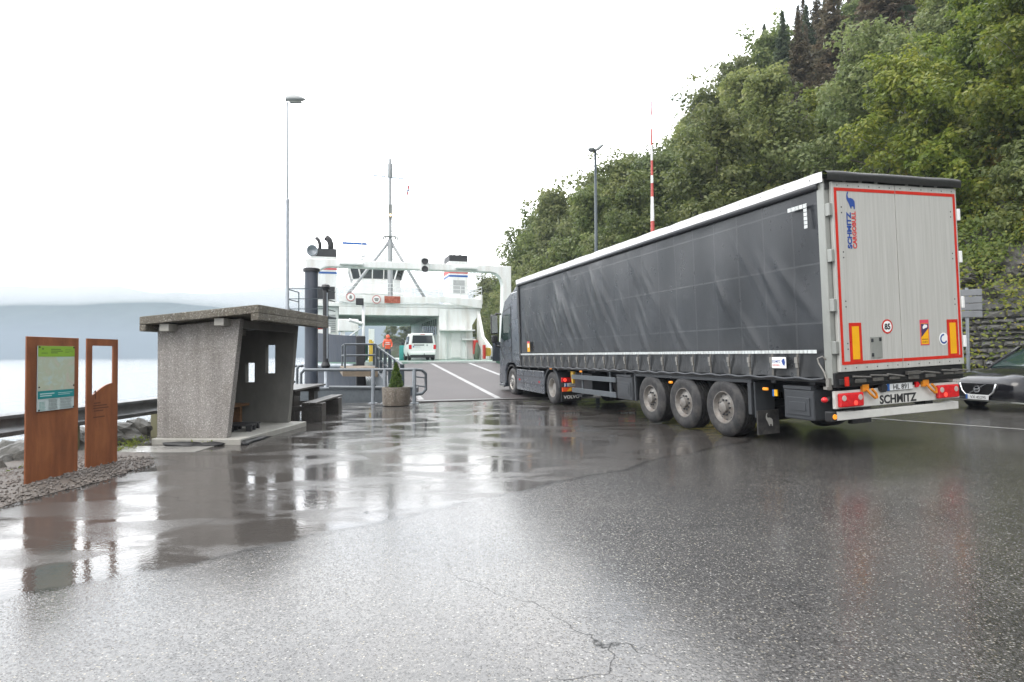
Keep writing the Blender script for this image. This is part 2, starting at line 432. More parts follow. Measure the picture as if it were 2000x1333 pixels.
mb = MB()
xs = [-7.6 + 0.5 * i for i in range(9)] + [-3.1 + 0.355 * i for i in range(21)] + [4.1, 4.3, 4.6] + [5 + 0.75 * i for i in range(70)]
xs = sorted(set(round(x, 3) for x in xs))
ts = [0, 0.3, 0.5, 0.7, 0.8, 0.88, 0.94, 1.0]
rows = [-60, -40, -25, -15, -8, -4, -2, 0, 2, 4, 6, 8, 10, 12, 14, 16, 18]
V = []
for r in rows: V += [(x, r, ground_z(x, r)) for x in xs]
for q in ts[1:]: V += [(x, 18 + (edge_y(x) - 18) * q, ground_z(x, 18)) for x in xs]
nx = len(xs); nr = len(rows) + len(ts) - 1
F = [(j * nx + i, j * nx + i + 1, (j + 1) * nx + i + 1, (j + 1) * nx + i) for j in range(nr - 1) for i in range(nx - 1)]
mb.add(V, F)
g = mb.build('ground', asphalt, smooth=True); tag(g, kind='structure')

concrete = mat('concrete', (0.24, 0.23, 0.21), 0.45, var=0.2, scale=6, bump=0.004, bscale=35, dirt=(0.12, 0.12, 0.10), dirt_amt=0.6)
mb = MB()
qp = [(-7.6, -60), (-7.6, 19.72), (-3.1, 19.72), (-3.05, 19.8), (4.0, 21.9), (4.6, 150)]
for (xa, ya), (xb, yb) in zip(qp, qp[1:]):
    mb.add([(xa, ya, -5), (xb, yb, -5), (xb, yb, -0.012), (xa, ya, -0.012)], [(0, 1, 2, 3)])
q = mb.build('quay_wall', concrete); tag(q, kind='structure', label='concrete quay edge dropping to the fjord below the ferry ramp', cat='quay wall')

# thin painted lines on the road at the right
line_mat = mat('road_line', (0.42, 0.41, 0.39), 0.35, var=0.35, scale=14, dirt=(0.06, 0.06, 0.06), dirt_amt=0.9, dscale=5)
mb = MB()
def gstrip(mb, pts, w, dz=0.004):
    for (xa, ya), (xb, yb) in zip(pts, pts[1:]):
        d = Vector((xb - xa, yb - ya)).normalized(); n_ = Vector((-d.y, d.x)) * w / 2
        mb.add([(xa - n_.x, ya - n_.y, ground_z(xa, ya) + dz), (xb - n_.x, yb - n_.y, ground_z(xb, yb) + dz), (xb + n_.x, yb + n_.y, ground_z(xb, yb) + dz), (xa + n_.x, ya + n_.y, ground_z(xa, ya) + dz)], [(0, 1, 2, 3)])
gstrip(mb, [(7.2 + 0.38 * k, 13.5 - 0.70 * k) for k in range(11)], 0.10)
rl = mb.build('road_marking', line_mat); tag(rl, kind='structure')

# water
m, t, b = nt('fjord_water'); L = t.links.new
b.inputs['Base Color'].default_value = (0.15, 0.17, 0.18, 1); b.inputs['Roughness'].default_value = 0.16; b.inputs['IOR'].default_value = 1.33
tc = N(t, 'ShaderNodeTexCoord'); mp = N(t, 'ShaderNodeMapping'); mp.inputs['Scale'].default_value = (0.5, 1.0, 1); L(tc.outputs['Object'], mp.inputs[0])
n1 = N(t, 'ShaderNodeTexNoise', Scale=0.8, Detail=6.0, Roughness=0.6); L(mp.outputs[0], n1.inputs['Vector'])
bp = N(t, 'ShaderNodeBump', Strength=1.0, Distance=0.30); L(n1.outputs[0], bp.inputs['Height']); L(bp.outputs[0], b.inputs['Normal'])
water_m = m
mb = MB(); mb.add([(-2950, -200, WATER_Z), (2950, -200, WATER_Z), (2950, 2280, WATER_Z), (-2950, 2280, WATER_Z)], [(0, 1, 2, 3)])
w = mb.build('water', water_m); tag(w, kind='structure')

far_forest = mat('far_forest', (0.035, 0.06, 0.045), 0.9, var=0.35, scale=0.02)
rnd = random.Random(4)
mb = MB()
def mt(u, v):
    x = -2800 + 5400 * u
    ridge = 350 + 60 * noise.noise(Vector((x / 700, 2.2, 0))) + 16 * noise.noise(Vector((x / 90, 5.5, 0)))
    if x > 200: ridge += (x - 200) * -0.05
    y = 2300 + 900 * v
    z = -60 + (ridge + 60) * v ** 0.9 + (14 * noise.noise(Vector((x / 60, v * 9, 7))) if 0 < v < 1 else 0)
    return (x, y, z)
mb.grid(mt, 240, 24)
mo = mb.build('mountain', far_forest, smooth=True); tag(mo, kind='structure')

# low cloud lying on the far ridge
m = bpy.data.materials.new('cloud_vapour'); m.use_nodes = True; t = m.node_tree; t.nodes.clear()
o_ = t.nodes.new('ShaderNodeOutputMaterial'); pv = t.nodes.new('ShaderNodeVolumePrincipled')
pv.inputs['Color'].default_value = (1, 1, 1, 1); pv.inputs['Density'].default_value = 0.0055; pv.inputs['Anisotropy'].default_value = 0.55
t.links.new(pv.outputs[0], o_.inputs['Volume']); cloud_m = m
mb = MB()
def cz(x): return 212 + 16 * noise.noise(Vector((x / 300, 1.2, 0))) + 7 * noise.noise(Vector((x / 70, 8.2, 0))) + (-min(115, (x + 1340) * 0.115) if x > -1340 else 0)
rings = []
for i in range(61):
    x = -2700 + 90 * i
    z = cz(x)
    rings.append([(x, 2296, z + 42), (x, 2370, z + 4), (x, 2440, z), (x, 2520, z + 30), (x, 2520, z + 260), (x, 2296, z + 260)])
mb2 = MB(); mb2.loft(rings); clo = mb2.build("cloud", cloud_m, smooth=True); tag(clo, kind="stuff", label="low white cloud lying on the far mountain across the fjord", cat="cloud")
# ------------------------------------------------------------------ hillside
m, t, b = nt('hill_ground'); L = t.links.new
tc = N(t, 'ShaderNodeTexCoord')
n1 = N(t, 'ShaderNodeTexNoise', Scale=0.5, Detail=8.0, Roughness=0.65); L(tc.outputs['Object'], n1.inputs['Vector'])
cr = N(t, 'ShaderNodeValToRGB'); e = cr.color_ramp.elements
e[0].position = 0.32; e[0].color = (0.10, 0.10, 0.095, 1); e[1].position = 0.48; e[1].color = (0.05, 0.055, 0.025, 1)
e2 = e.new(0.62); e2.color = (0.045, 0.065, 0.02, 1); e3 = e.new(0.75); e3.color = (0.09, 0.065, 0.03, 1)
L(n1.outputs[0], cr.inputs[0]); L(cr.outputs[0], b.inputs['Base Color']); b.inputs['Roughness'].default_value = 0.8
n2 = N(t, 'ShaderNodeTexNoise', Scale=2.5, Detail=8.0, Roughness=0.7); L(tc.outputs['Object'], n2.inputs['Vector'])
bp = N(t, 'ShaderNodeBump', Strength=1.0, Distance=0.25); L(n2.outputs[0], bp.inputs['Height']); L(bp.outputs[0], b.inputs['Normal'])
hill_m = m
mb = MB()
YS = [-60 + 4 * i for i in range(14)] + [-4 + 1.5 * i for i in range(60)] + [86 + 5 * i for i in range(20)]
SS = [-1.2, -0.3, 0.0, 0.25, 0.5] + [0.5 + 0.9 * i for i in range(1, 30)] + [27 + 4 * i for i in range(14)]
V = [(foot_x(y) + s, y, hill_z(foot_x(y) + s, y)) for y in YS for s in SS]
nx = len(SS)
mb.add(V, [(j * nx + i, j * nx + i + 1, (j + 1) * nx + i + 1, (j + 1) * nx + i) for j in range(len(YS) - 1) for i in range(nx - 1)])
h = mb.build('hillside', hill_m, smooth=True); tag(h, kind='structure')

# bare rock outcrops and rubble stone wall behind the car
m, t, b = nt('grey_rock'); L = t.links.new
tc = N(t, 'ShaderNodeTexCoord')
n1 = N(t, 'ShaderNodeTexNoise', Scale=1.6, Detail=9.0, Roughness=0.7); L(tc.outputs['Object'], n1.inputs['Vector'])
cr = N(t, 'ShaderNodeValToRGB'); e = cr.color_ramp.elements
e[0].position = 0.3; e[0].color = (0.03, 0.03, 0.029, 1); e[1].position = 0.62; e[1].color = (0.125, 0.122, 0.112, 1)
e2 = e.new(0.7); e2.color = (0.22, 0.22, 0.205, 1); e3 = e.new(0.5); e3.color = (0.075, 0.072, 0.062, 1)
L(n1.outputs[0], cr.inputs[0]); L(cr.outputs[0], b.inputs['Base Color']); b.inputs['Roughness'].default_value = 0.5
n2 = N(t, 'ShaderNodeTexNoise', Scale=7.0, Detail=8.0, Roughness=0.7); L(tc.outputs['Object'], n2.inputs['Vector'])
bp = N(t, 'ShaderNodeBump', Strength=1.0, Distance=0.06); L(n2.outputs[0], bp.inputs['Height']); L(bp.outputs[0], b.inputs['Normal'])
rock_m = m

wall_stone = mat('wall_stone', (.075, .074, .068), .6, var=.5, scale=5, bump=.05, bscale=9, dirt=(.15, .15, .14), dirt_amt=.5, dscale=3)
def stone_wall():
    mb = MB(); rr = random.Random(11)
    pts = [(y, foot_x(y) - 0.25) for y in [8, 12, 16, 20, 24, 28, 32]]
    def wx(y):
        for (ya, xa), (yb, xb) in zip(pts, pts[1:]):
            if y <= yb: return xa + (xb - xa) * (y - ya) / (yb - ya)
        return pts[-1][1]
    z = 0.0; row = 0
    while z < 2.9:
        hgt = rr.uniform(0.13, 0.30); y = 9 + rr.uniform(0, .4)
        while y < 31:
            wd = rr.uniform(0.18, 0.62)
            y2 = min(31, y + wd); gz = ground_z(wx(y), y) - 0.2
            out = rr.uniform(0.0, 0.12); q = [rr.uniform(-.04, .04) for _ in range(8)]
            lean = (z) * 0.16
            a, c = y + 0.02, y2 - 0.02; zb, zt = z + 0.015 + gz, z + hgt - 0.015 + gz
            xa, xc = wx(a) + lean, wx(c) + lean
            fr = [(xa - out + q[0] * .5, a + .03, zb + .03 + q[1] * .5), (xc - out + q[2] * .5, c - .03, zb + .03 + q[3] * .5), (xc - out + q[4] * .5 + .02, c - .03, zt - .03 + q[5]), (xa - out + q[6] * .5 + .02, a + .03, zt - .03 + q[7])]
            bk = [(xa + .12, a, zb), (xc + .12, c, zb), (xc + .15, c, zt), (xa + .15, a, zt)]
            cen = ((xa + xc) / 2 - out - rr.uniform(.01, .07), (a + c) / 2, (zb + zt) / 2)
            mb.add(fr + bk + [cen], [(0, 1, 8), (1, 2, 8), (2, 3, 8), (3, 0, 8), (0, 4, 5, 1), (1, 5, 6, 2), (2, 6, 7, 3), (3, 7, 4, 0)])
            y = y2
        z += hgt; row += 1
    for k in range(22):
        ya = 9 + k; yb = ya + 1
        mb.add([(wx(ya) + .1, ya, -.3), (wx(yb) + .1, yb, -.3), (wx(yb) + .56, yb, 3.4), (wx(ya) + .56, ya, 3.4)], [(0, 1, 2, 3)])
    o = mb.build('stone_wall', wall_stone); tag(o, 'dry stone retaining wall of dark grey blocks behind the black car', 'stone wall')
stone_wall()

# ---------------------------------------------------------------- leaf materials
def leaf_mat(name, c1, c2, c3, trans=0.5):
    m = bpy.data.materials.new(name); m.use_nodes = True; t = m.node_tree; t.nodes.clear(); L = t.links.new
    out = t.nodes.new('ShaderNodeOutputMaterial')
    at_ = N(t, 'ShaderNodeAttribute'); at_.attribute_name = 'tint'
    oi = N(t, 'ShaderNodeObjectInfo')
    cr = N(t, 'ShaderNodeValToRGB'); e = cr.color_ramp.elements
    e[0].position = 0.0; e[0].color = (*c1, 1); e[1].position = 1.0; e[1].color = (*c3, 1); x = e.new(0.55); x.color = (*c2, 1)
    L(at_.outputs['Fac'], cr.inputs[0])
    hs = N(t, 'ShaderNodeHueSaturation')
    mr = N(t, 'ShaderNodeMapRange'); mr.inputs[3].default_value = 0.49; mr.inputs[4].default_value = 0.518; L(oi.outputs['Random'], mr.inputs[0]); L(mr.outputs[0], hs.inputs['Hue'])
    mr2 = N(t, 'ShaderNodeMapRange'); mr2.inputs[3].default_value = 0.75; mr2.inputs[4].default_value = 1.25
    mm = N(t, 'ShaderNodeMath', operation='MULTIPLY'); mm.inputs[1].default_value = 7.13; L(oi.outputs['Random'], mm.inputs[0])
    fr = N(t, 'ShaderNodeMath', operation='FRACT'); L(mm.outputs[0], fr.inputs[0]); L(fr.outputs[0], mr2.inputs[0]); L(mr2.outputs[0], hs.inputs['Value'])
    L(cr.outputs[0], hs.inputs['Color'])
    p = N(t, 'ShaderNodeBsdfPrincipled', Roughness=0.45); p.inputs['Specular IOR Level'].default_value = 0.4
    tr = N(t, 'ShaderNodeBsdfTranslucent'); ms = N(t, 'ShaderNodeMixShader'); ms.inputs[0].default_value = trans
    L(hs.outputs[0], p.inputs['Base Color']); L(hs.outputs[0], tr.inputs['Color'])
    L(p.outputs[0], ms.inputs[1]); L(tr.outputs[0], ms.inputs[2]); L(ms.outputs[0], out.inputs[0])
    MATS[name] = m
    return m
leaf_green = leaf_mat('leaf_green', (0.102, 0.132, 0.045), (0.178, 0.21, 0.068), (0.28, 0.29, 0.10))
leaf_yellow = leaf_mat('leaf_yellow', (0.092, 0.13, 0.024), (0.185, 0.225, 0.036), (0.29, 0.29, 0.05))
leaf_olive = leaf_mat('leaf_olive', (0.108, 0.136, 0.054), (0.184, 0.215, 0.08), (0.265, 0.275, 0.115))
needle_dark = leaf_mat('needle_dark', (0.065, 0.09, 0.055), (0.10, 0.13, 0.075), (0.14, 0.165, 0.095), 0.45)
needle_brown = leaf_mat('needle_brown', (0.10, 0.095, 0.065), (0.15, 0.125, 0.085), (0.20, 0.15, 0.10), 0.45)
fern_mat = leaf_mat('fern_leaf', (0.10, 0.14, 0.02), (0.25, 0.25, 0.035), (0.42, 0.25, 0.05))
thuja_mat = leaf_mat('thuja_leaf', (0.05, 0.11, 0.012), (0.10, 0.19, 0.02), (0.18, 0.27, 0.04))
bark = mat('bark', (0.10, 0.09, 0.075), 0.8, var=0.3, scale=6, bump=0.01, bscale=20, stretch=(1, 1, 0.3))
bark_pale = mat('bark_pale', (0.30, 0.29, 0.26), 0.7, var=0.4, scale=6, stretch=(1, 1, 0.5))

def leaf_cloud(name, C, S, tint, mat_, parent, rng, up=0.5, aspect=1.5, normals=None, kind=None):
    """C: centres (n,3), S: size (n,), tint (n,) -> one mesh of bent leaf-shaped faces"""
    n = len(C)
    nn = rng.normal(size=(n, 3)); nn[:, 2] = np.abs(nn[:, 2]) + up
    if normals is not None: nn = nn * 0.55 + normals
    nn /= np.linalg.norm(nn, axis=1)[:, None]
    a = rng.normal(size=(n, 3)); a[:, 2] -= 0.5
    tx = a - nn * (a * nn).sum(1)[:, None]; tx /= np.linalg.norm(tx, axis=1)[:, None] + 1e-9
    ty = np.cross(nn, tx)
    s = S[:, None]
    w = s / aspect
    p0 = C - tx * s * 0.5
    p1 = C + ty * w * 0.5 - tx * s * 0.05
    p2 = C + tx * s * 0.55 - nn * s * 0.15
    p3 = C - ty * w * 0.5 - tx * s * 0.05
    V = np.stack([p0, p1, p2, p3], 1).reshape(-1, 3).astype(np.float32)
    me = bpy.data.meshes.new(name)
    me.vertices.add(4 * n); me.vertices.foreach_set('co', V.ravel())
    me.loops.add(4 * n); me.loops.foreach_set('vertex_index', np.arange(4 * n, dtype=np.int32))
    me.polygons.add(n); me.polygons.foreach_set('loop_start', np.arange(0, 4 * n, 4, dtype=np.int32))
    try: me.polygons.foreach_set('loop_total', np.full(n, 4, dtype=np.int32))
    except Exception: pass
    me.update(calc_edges=True); me.validate()
    at_ = me.attributes.new('tint', 'FLOAT', 'POINT')
    at_.data.foreach_set('value', np.repeat(np.clip(tint, 0, 1), 4).astype(np.float32))
    me.materials.append(mat_)
    o = bpy.data.objects.new(name, me); COL.objects.link(o)
    if parent is not None: o.parent = parent
    if kind: o['kind'] = kind
    return o

def limb_path(rng, a, d, length, n, droop, wob):
    p = np.array(a, float); d = np.array(d, float); d /= np.linalg.norm(d); pts = [p.copy()]
    for i in range(n):
        d = d + rng.normal(size=3) * wob + np.array([0, 0, droop]); d /= np.linalg.norm(d)
        p = p + d * length / n; pts.append(p.copy())
    return pts

def broadleaf(name, seed, h, spread, nleaf, leaf, lm, bm_, low=0.18, dens=1.0):
    rng = np.random.default_rng(seed)
    t = thing(name, None, None)
    mb = MB()
    trunk = limb_path(rng, (0, 0, -0.5), (rng.normal() * .06, rng.normal() * .06, 1), h * 0.9 + .5, 8, 0.05, 0.05)
    r0 = h * 0.016
    mb.tube(trunk, [r0 * (1 - 0.85 * i / 8) for i in range(9)], 7)
    cent = []; rad = []
    nl = 15
    for k in range(nl):
        f = low + (0.95 - low) * (k + rng.uniform(0, .8)) / nl
        idx = f * 8; i0 = min(7, int(idx)); base = trunk[i0] + (trunk[i0 + 1] - trunk[i0]) * (idx - i0)
        ang = k * 2.4 + rng.uniform(-.5, .5)
        el = 0.25 + 0.9 * f + rng.uniform(-.2, .2)
        ln = spread * (1.05 - 0.75 * max(0, f - 0.35) / 0.65) * rng.uniform(0.65, 1.15)
        lp = limb_path(rng, base, (math.cos(ang) * math.cos(el), math.sin(ang) * math.cos(el), math.sin(el)), ln, 5, 0.02, 0.16)
        rl = r0 * 0.42 * (1 - 0.6 * f)
        mb.tube(lp, [rl * (1 - 0.8 * i / 5) for i in range(6)], 5)
        for j in range(2, 6):
            cent.append(lp[j]); rad.append(spread * rng.uniform(0.16, 0.30))
            for _ in range(2):
                tw = limb_path(rng, lp[j], rng.normal(size=3) + np.array([0, 0, .3]), spread * rng.uniform(.2, .42), 2, -.05, .2)
                mb.tube(tw, [rl * .25, rl * .16, rl * .06], 3)
                cent.append(tw[-1]); rad.append(spread * rng.uniform(0.12, 0.24))
    cent.append(trunk[-1]); rad.append(spread * .25)
    cent = np.array(cent); rad = np.array(rad)
    tr = mb.build('trunk', bm_, t, smooth=True)
    pr = rad ** 2; pr /= pr.sum()
    ci = rng.choice(len(cent), size=nleaf, p=pr)
    d = rng.normal(size=(nleaf, 3)); d /= np.linalg.norm(d, axis=1)[:, None]
    rr = rad[ci] * rng.uniform(0.3, 1.0, nleaf) ** 0.6
    C = cent[ci] + d * rr[:, None] * np.array([1, 1, 0.72])
    ctint = rng.uniform(0, 1, len(cent))
    tint = 0.5 + (ctint[ci] - .5) * 0.5 + rng.normal(size=nleaf) * 0.18
    S = leaf * rng.uniform(0.6, 1.35, nleaf)
    leaf_cloud('crown', C, S, tint, lm, t, rng, up=0.4, normals=d * 0.8)
    return t

def spruce(name, seed, h, width, nleaf, lm, gap=0.0):
    rng = np.random.default_rng(seed)
    t = thing(name, None, None)
    mb = MB(); mb.tube([(0, 0, -0.5), (0.02 * h * rng.normal() * .3, 0, h * .5), (0, 0, h)], [h * .014, h * .008, .015], 7)
    nb = int(h * 11); C = []; D = []; T = []
    per = max(6, nleaf // nb)
    for k in range(nb):
        f = 0.06 + 0.93 * (k / nb)
        if rng.uniform() < gap: continue
        z = h * f; ang = k * 2.399 + rng.uniform(-.4, .4)
        ln = width * (1 - f) ** 1.05 * rng.uniform(.6, 1.2) + 0.05
        dirv = np.array([math.cos(ang), math.sin(ang), 0])
        if k % 3 == 0: mb.tube([(0, 0, z), tuple(dirv * ln * .9 + np.array([0, 0, z - ln * .22]))], [.03, .008], 3)
        u = rng.uniform(0.08, 1, per)
        side = np.array([-dirv[1], dirv[0], 0])
        tt = ctint = rng.uniform(.2, .8)
        P = dirv * (u * ln)[:, None] + np.array([0, 0, 1]) * (z - 0.32 * ln * u + 0.13 * ln * u ** 3)[:, None]
        P += side * (rng.normal(size=per) * 0.16 * ln * (1.15 - u))[:, None] + rng.normal(size=(per, 3)) * .06
        P[:, 2] -= np.abs(rng.normal(size=per)) * 0.12
        C.append(P); T.append(np.full(per, tt) + rng.normal(size=per) * .15); D.append(np.repeat((dirv * .4 + np.array([0, 0, .5]))[None], per, 0))
    C = np.concatenate(C); T = np.concatenate(T); D = np.concatenate(D)
    mb.build('trunk', bark, t, smooth=True)
    leaf_cloud('crown', C, np.clip((h - C[:, 2]) / h * 3, .35, 1) * 0.36 * (h / 14) ** .5 * rng.uniform(.6, 1.4, len(C)), T, lm, t, rng, up=.3, aspect=2.4, normals=D)
    return t

PROTO = {
    'broad': [broadleaf('broadleaf_tree', 1, 12.0, 4.0, 15000, 0.24, leaf_green, bark, .12), broadleaf('broadleaf_tree', 2, 13.5, 3.7, 15000, 0.25, leaf_green, bark, .15),
              broadleaf('broadleaf_tree', 3, 10.5, 3.9, 14000, 0.23, leaf_olive, bark, .10), broadleaf('broadleaf_tree', 7, 12.0, 3.5, 13000, 0.24, leaf_olive, bark_pale, .15)],
    'bright': [broadleaf('broadleaf_tree', 4, 9.0, 3.4, 15000, 0.23, leaf_yellow, bark_pale, .08), broadleaf('broadleaf_tree', 5, 7.5, 3.2, 13000, 0.23, leaf_yellow, bark, .05)],
    'bush': [broadleaf('leafy_bush', 6, 3.4, 2.0, 7000, 0.19, leaf_yellow, bark, .02), broadleaf('leafy_bush', 8, 3.0, 1.9, 7000, 0.18, leaf_green, bark, .02)],
    'spruce': [spruce('spruce_tree', 1, 17, 4.3, 16000, needle_dark), spruce('spruce_tree', 2, 15, 4.1, 15000, needle_dark)],
    'brown': [spruce('spruce_tree', 3, 16, 3.7, 12000, needle_brown, .10)],
}
used = set()
def plant(kind, i, x, y, z, sc, rz, label, group, cat='tree'):
    p = PROTO[kind][i % len(PROTO[kind])]
    if p.name not in used:
        used.add(p.name); o = p
    else: o = copy_tree(p)
    o.location = (x, y, z); o.rotation_euler = (0, 0, rz); o.scale = (sc, sc, sc)
    tag(o, label, cat, group)
    return o
rt = random.Random(21)
def px_of(x, y): return 1000 + 1200 * x / y
def vis(x, y, m_=60): return y > 6 and 900 - m_ < px_of(x, y) < 2000 + m_ * 9
taken = []
def free(x, y, d):
    for a, c, e_ in taken:
        if (a - x) ** 2 + (c - y) ** 2 < (d * .5 + e_ * .5) ** 2: return False
    taken.append((x, y, d)); return True
# bushes and small bright trees along the foot, big trees above, spruces on top
cnt = {'broad': 0, 'bright': 0, 'spruce': 0, 'brown': 0, 'bush': 0}
def hillx(y, s): return foot_x(y) + s / 0.88
SIL = [(900, 520), (985, 472), (1000, 442), (1035, 395), (1070, 362), (1110, 332), (1160, 312), (1215, 290), (1290, 262), (1330, 215), (1380, 160), (1420, 140), (1480, 65), (1540, 0), (1600, -120)]
def sil(p):
    for (a, ya), (b_, yb) in zip(SIL, SIL[1:]):
        if p <= b_: return ya + (yb - ya) * (p - a) / (b_ - a)
    return -400
def cap(p, y, z, h_):      # the largest scale that keeps a tree of height h_ under the skyline
    return ((690 - sil(p)) / 1200 * y + 1.5 - z) / h_
for p, y, i in [(1003, 82, 1), (1035, 74, 0), (1068, 68, 1), (1102, 62, 3), (1138, 60, 1), (1172, 57, 2), (1208, 56, 1), (1243, 54, 0), (1280, 54, 3), (1312, 56, 1), (1345, 60, 2), (1385, 62, 0), (1425, 64, 1), (1462, 66, 3), (1500, 66, 0)]:
    x = (p - 1000) / 1200 * y; z = max(hill_z(x, y), ground_z(x, y)) if x > foot_x(y) else ground_z(x, y)
    sc = min(1.65, cap(p, y, z, [12.2, 13.6, 10.8, 12.2][i]))
    taken.append((x, y, 4.0))
    plant('broad', i, x, y, z - .1, sc, y * 1.7, 'tall green broadleaf tree standing on the skyline of the slope', 'trees along the skyline')
tries = 0
while tries < 6500:
    tries += 1
    y = rt.uniform(13, 128); s = rt.uniform(0.3, 46)
    x = hillx(y, s)
    if not vis(x, y): continue
    z = hill_z(x, y)
    p = px_of(x, y); pyy = 690 - (z - 1.5) / y * 1200
    if pyy < -260: continue
    rz = rt.uniform(0, 6.28)
    spr = s > 17 and 1390 < p < 1790 and rt.random() < 0.8
    if spr:
        if not free(x, y, 3.4): continue
        k = 'brown' if (1560 < p < 1760 and rt.random() < .75) or rt.random() < .1 else 'spruce'
        lab = 'browned dying spruce high on the slope above the truck' if k == 'brown' else 'dark green spruce on the ridge line of the hillside'
        sc_ = rt.uniform(.9, 1.25) if p > 1500 else min(rt.uniform(.6, .95), cap(p, y, z, 15.5))
        if sc_ < .45: continue
        plant(k, cnt[k], x, y, z, sc_, rz, lab, 'brown spruces on the slope' if k == 'brown' else 'dark spruces along the ridge'); cnt[k] += 1
    else:
        br = (p > 1700 and rt.random() < .75) or rt.random() < .12
        if y < 34 and s < 4.0: continue
        if not free(x, y, 4.3 if br else 5.0): continue
        if br:
            sc_ = min(rt.uniform(.75, 1.15), cap(p, y, z, 9))
            if sc_ < .5: continue
            plant('bright', cnt['bright'], x, y, z, sc_, rz, 'yellow-green broadleaf tree on the slope behind the trailer', 'yellow-green trees on the slope'); cnt['bright'] += 1
        else:
            far = y > 60
            sc_ = min(rt.uniform(.85, 1.2), cap(p, y, z, 12.5))
            if sc_ < .45: continue
            plant('broad', rt.randrange(4), x, y, z, sc_, rz, 'green broadleaf tree on the far slope towards the ferry' if far else 'green broadleaf tree in the dense wood above the trailer', 'green trees on the far slope' if far else 'green trees in the wood above the trailer'); cnt['broad'] += 1
# row at the foot of the slope, between the truck and the ferry
for p, y, k, i, sc in [(985, 70, 'broad', 0, .8), (1012, 62, 'broad', 2, .9), (1045, 56, 'broad', 3, .9), (1080, 52, 'broad', 0, .95), (1120, 49, 'broad', 2, 1.0), (1160, 46, 'broad', 1, .8), (1200, 44, 'broad', 3, .85), (1245, 42, 'broad', 0, .8), (975, 92, 'broad', 2, .8), (960, 105, 'broad', 0, .8), (945, 120, 'broad', 1, .7)]:
    x = (p - 1000) / 1200 * y
    plant(k, i, x, y, max(ground_z(x, y), hill_z(x, y)) - .1, min(sc, cap(p, y, 0, 12.5)), y * 1.7, 'green broadleaf tree at the foot of the slope beside the ferry', 'trees at the foot of the slope')
for y, s, sc in [(20, 3.2, 1), (23, 3.0, .9), (26, 3.4, 1.1), (29, 2.6, 1), (32, 2, 1), (24.5, 5.5, 1.15), (21.5, 6, 1), (27.5, 5.5, 1.1), (18.5, 5, 1), (34, 3.0, 1), (37, 3, 1), (30.5, 5, 1)]:
    x = hillx(y, s)
    plant('bush', cnt['bush'], x, y, hill_z(x, y) - .1, sc, y * 2.2, 'yellow-green leafy bush on the rocks above the stone wall', 'bushes above the stone wall', 'bush'); cnt['bush'] += 1
print('TREES', cnt)

# bare rock face above the wall
mb = MB()
def rf(u, v):
    y = 14 + 19 * u; s = .1 + 5.6 * v ** 1.2
    x = hillx(y, s); z = hill_z(x, y)
    p = Vector((x * .55, y * .45, z * .9))
    r_ = 1 - abs(noise.noise(p)) * 2; r2 = 1 - abs(noise.noise(p * 2.6 + Vector((4, 2, 1)))) * 2; r3 = noise.noise(p * 6)
    d = .50 * r_ + .26 * r2 + .16 * r3 + .08 * noise.noise(p * 13) - .28
    d *= min(1, v * 8) * min(1, (1 - v) * 5)
    return (x - .8 * d, y - .25 * d, z + .35 * d + .05 + .12 * (noise.noise(Vector((x * 1.5, y * 1.5, 0))) > 0))
mb.grid(rf, 130, 60)
o = mb.build('cliff', rock_m); tag(o, 'long dark grey natural rock face above the stone wall', 'cliff')
CLIFF = [v.co.copy() for v in o.data.vertices]
# undergrowth: ferns and shrubs covering the slope
rng = np.random.default_rng(5)
pts = []; 
for q_ in range(12200):
    if q_ < 5200: y = rt.uniform(15, 90); s = rt.uniform(.1, 14 if y < 45 else 22)
    else: y = rt.uniform(16.5, 32); s = rt.uniform(.3, 9)
    x = hillx(y, s)
    if not vis(x, y): continue
    if y < 34 and noise.noise(Vector((x * .55, y * .55, 1.7))) < -0.22 + .20 * (s < 2.4): continue
    pts.append((x, y, hill_z(x, y)))
for q_ in range(6500):
    c_ = CLIFF[rt.randrange(len(CLIFF))]
    if noise.noise(c_ * .8 + Vector((3, 1, 7))) < -.22 or not vis(c_.x, c_.y): continue
    pts.append((c_.x + .10, c_.y, c_.z - .10))
pts = np.array(pts); k = 20
C = np.repeat(pts, k, 0) + rng.normal(size=(len(pts) * k, 3)) * np.array([.26, .38, .2]) + np.array([-.22, -.05, .22])
tn = np.repeat(np.array([.5 + .9 * noise.noise(Vector((p[0] * .3, p[1] * .3, 4.4))) for p in pts]), k) + rng.normal(size=len(C)) * .2
dist = np.clip(C[:, 1] / 30, .7, 2)
tn += np.where(C[:, 1] < 36, .18, 0)
u = leaf_cloud('undergrowth', C, .16 * dist * rng.uniform(.6, 1.5, len(C)), tn, fern_mat, None, rng, up=.2, normals=np.tile(np.array([-.7, -.8, .3]), (len(C), 1)))
tag(u, 'ferns and low shrubs turning yellow and orange over the rocky slope', 'undergrowth', kind='stuff')

# rock outcrops poking through
for i, (y, s, r_) in enumerate([(21, 1.0, .75), (23.2, .9, .7), (25.5, 1.6, .9), (22.3, 2.6, .7), (28, 1.2, .9), (24, 3.4, .6), (19.5, 1.8, .9)]):
    x = hillx(y, s)
    o = MB().blob((0, 0, 0), r_, r_ * 1.3, r_ * .75, seed=i + 3, amp=.6, n=26, freq=2.1).build('rock_outcrop', rock_m)
    o.location = (x, y, hill_z(x, y) - .15)
    tag(o, 'grey rock face showing between ferns above the stone wall', 'rock', 'rock faces above the stone wall')

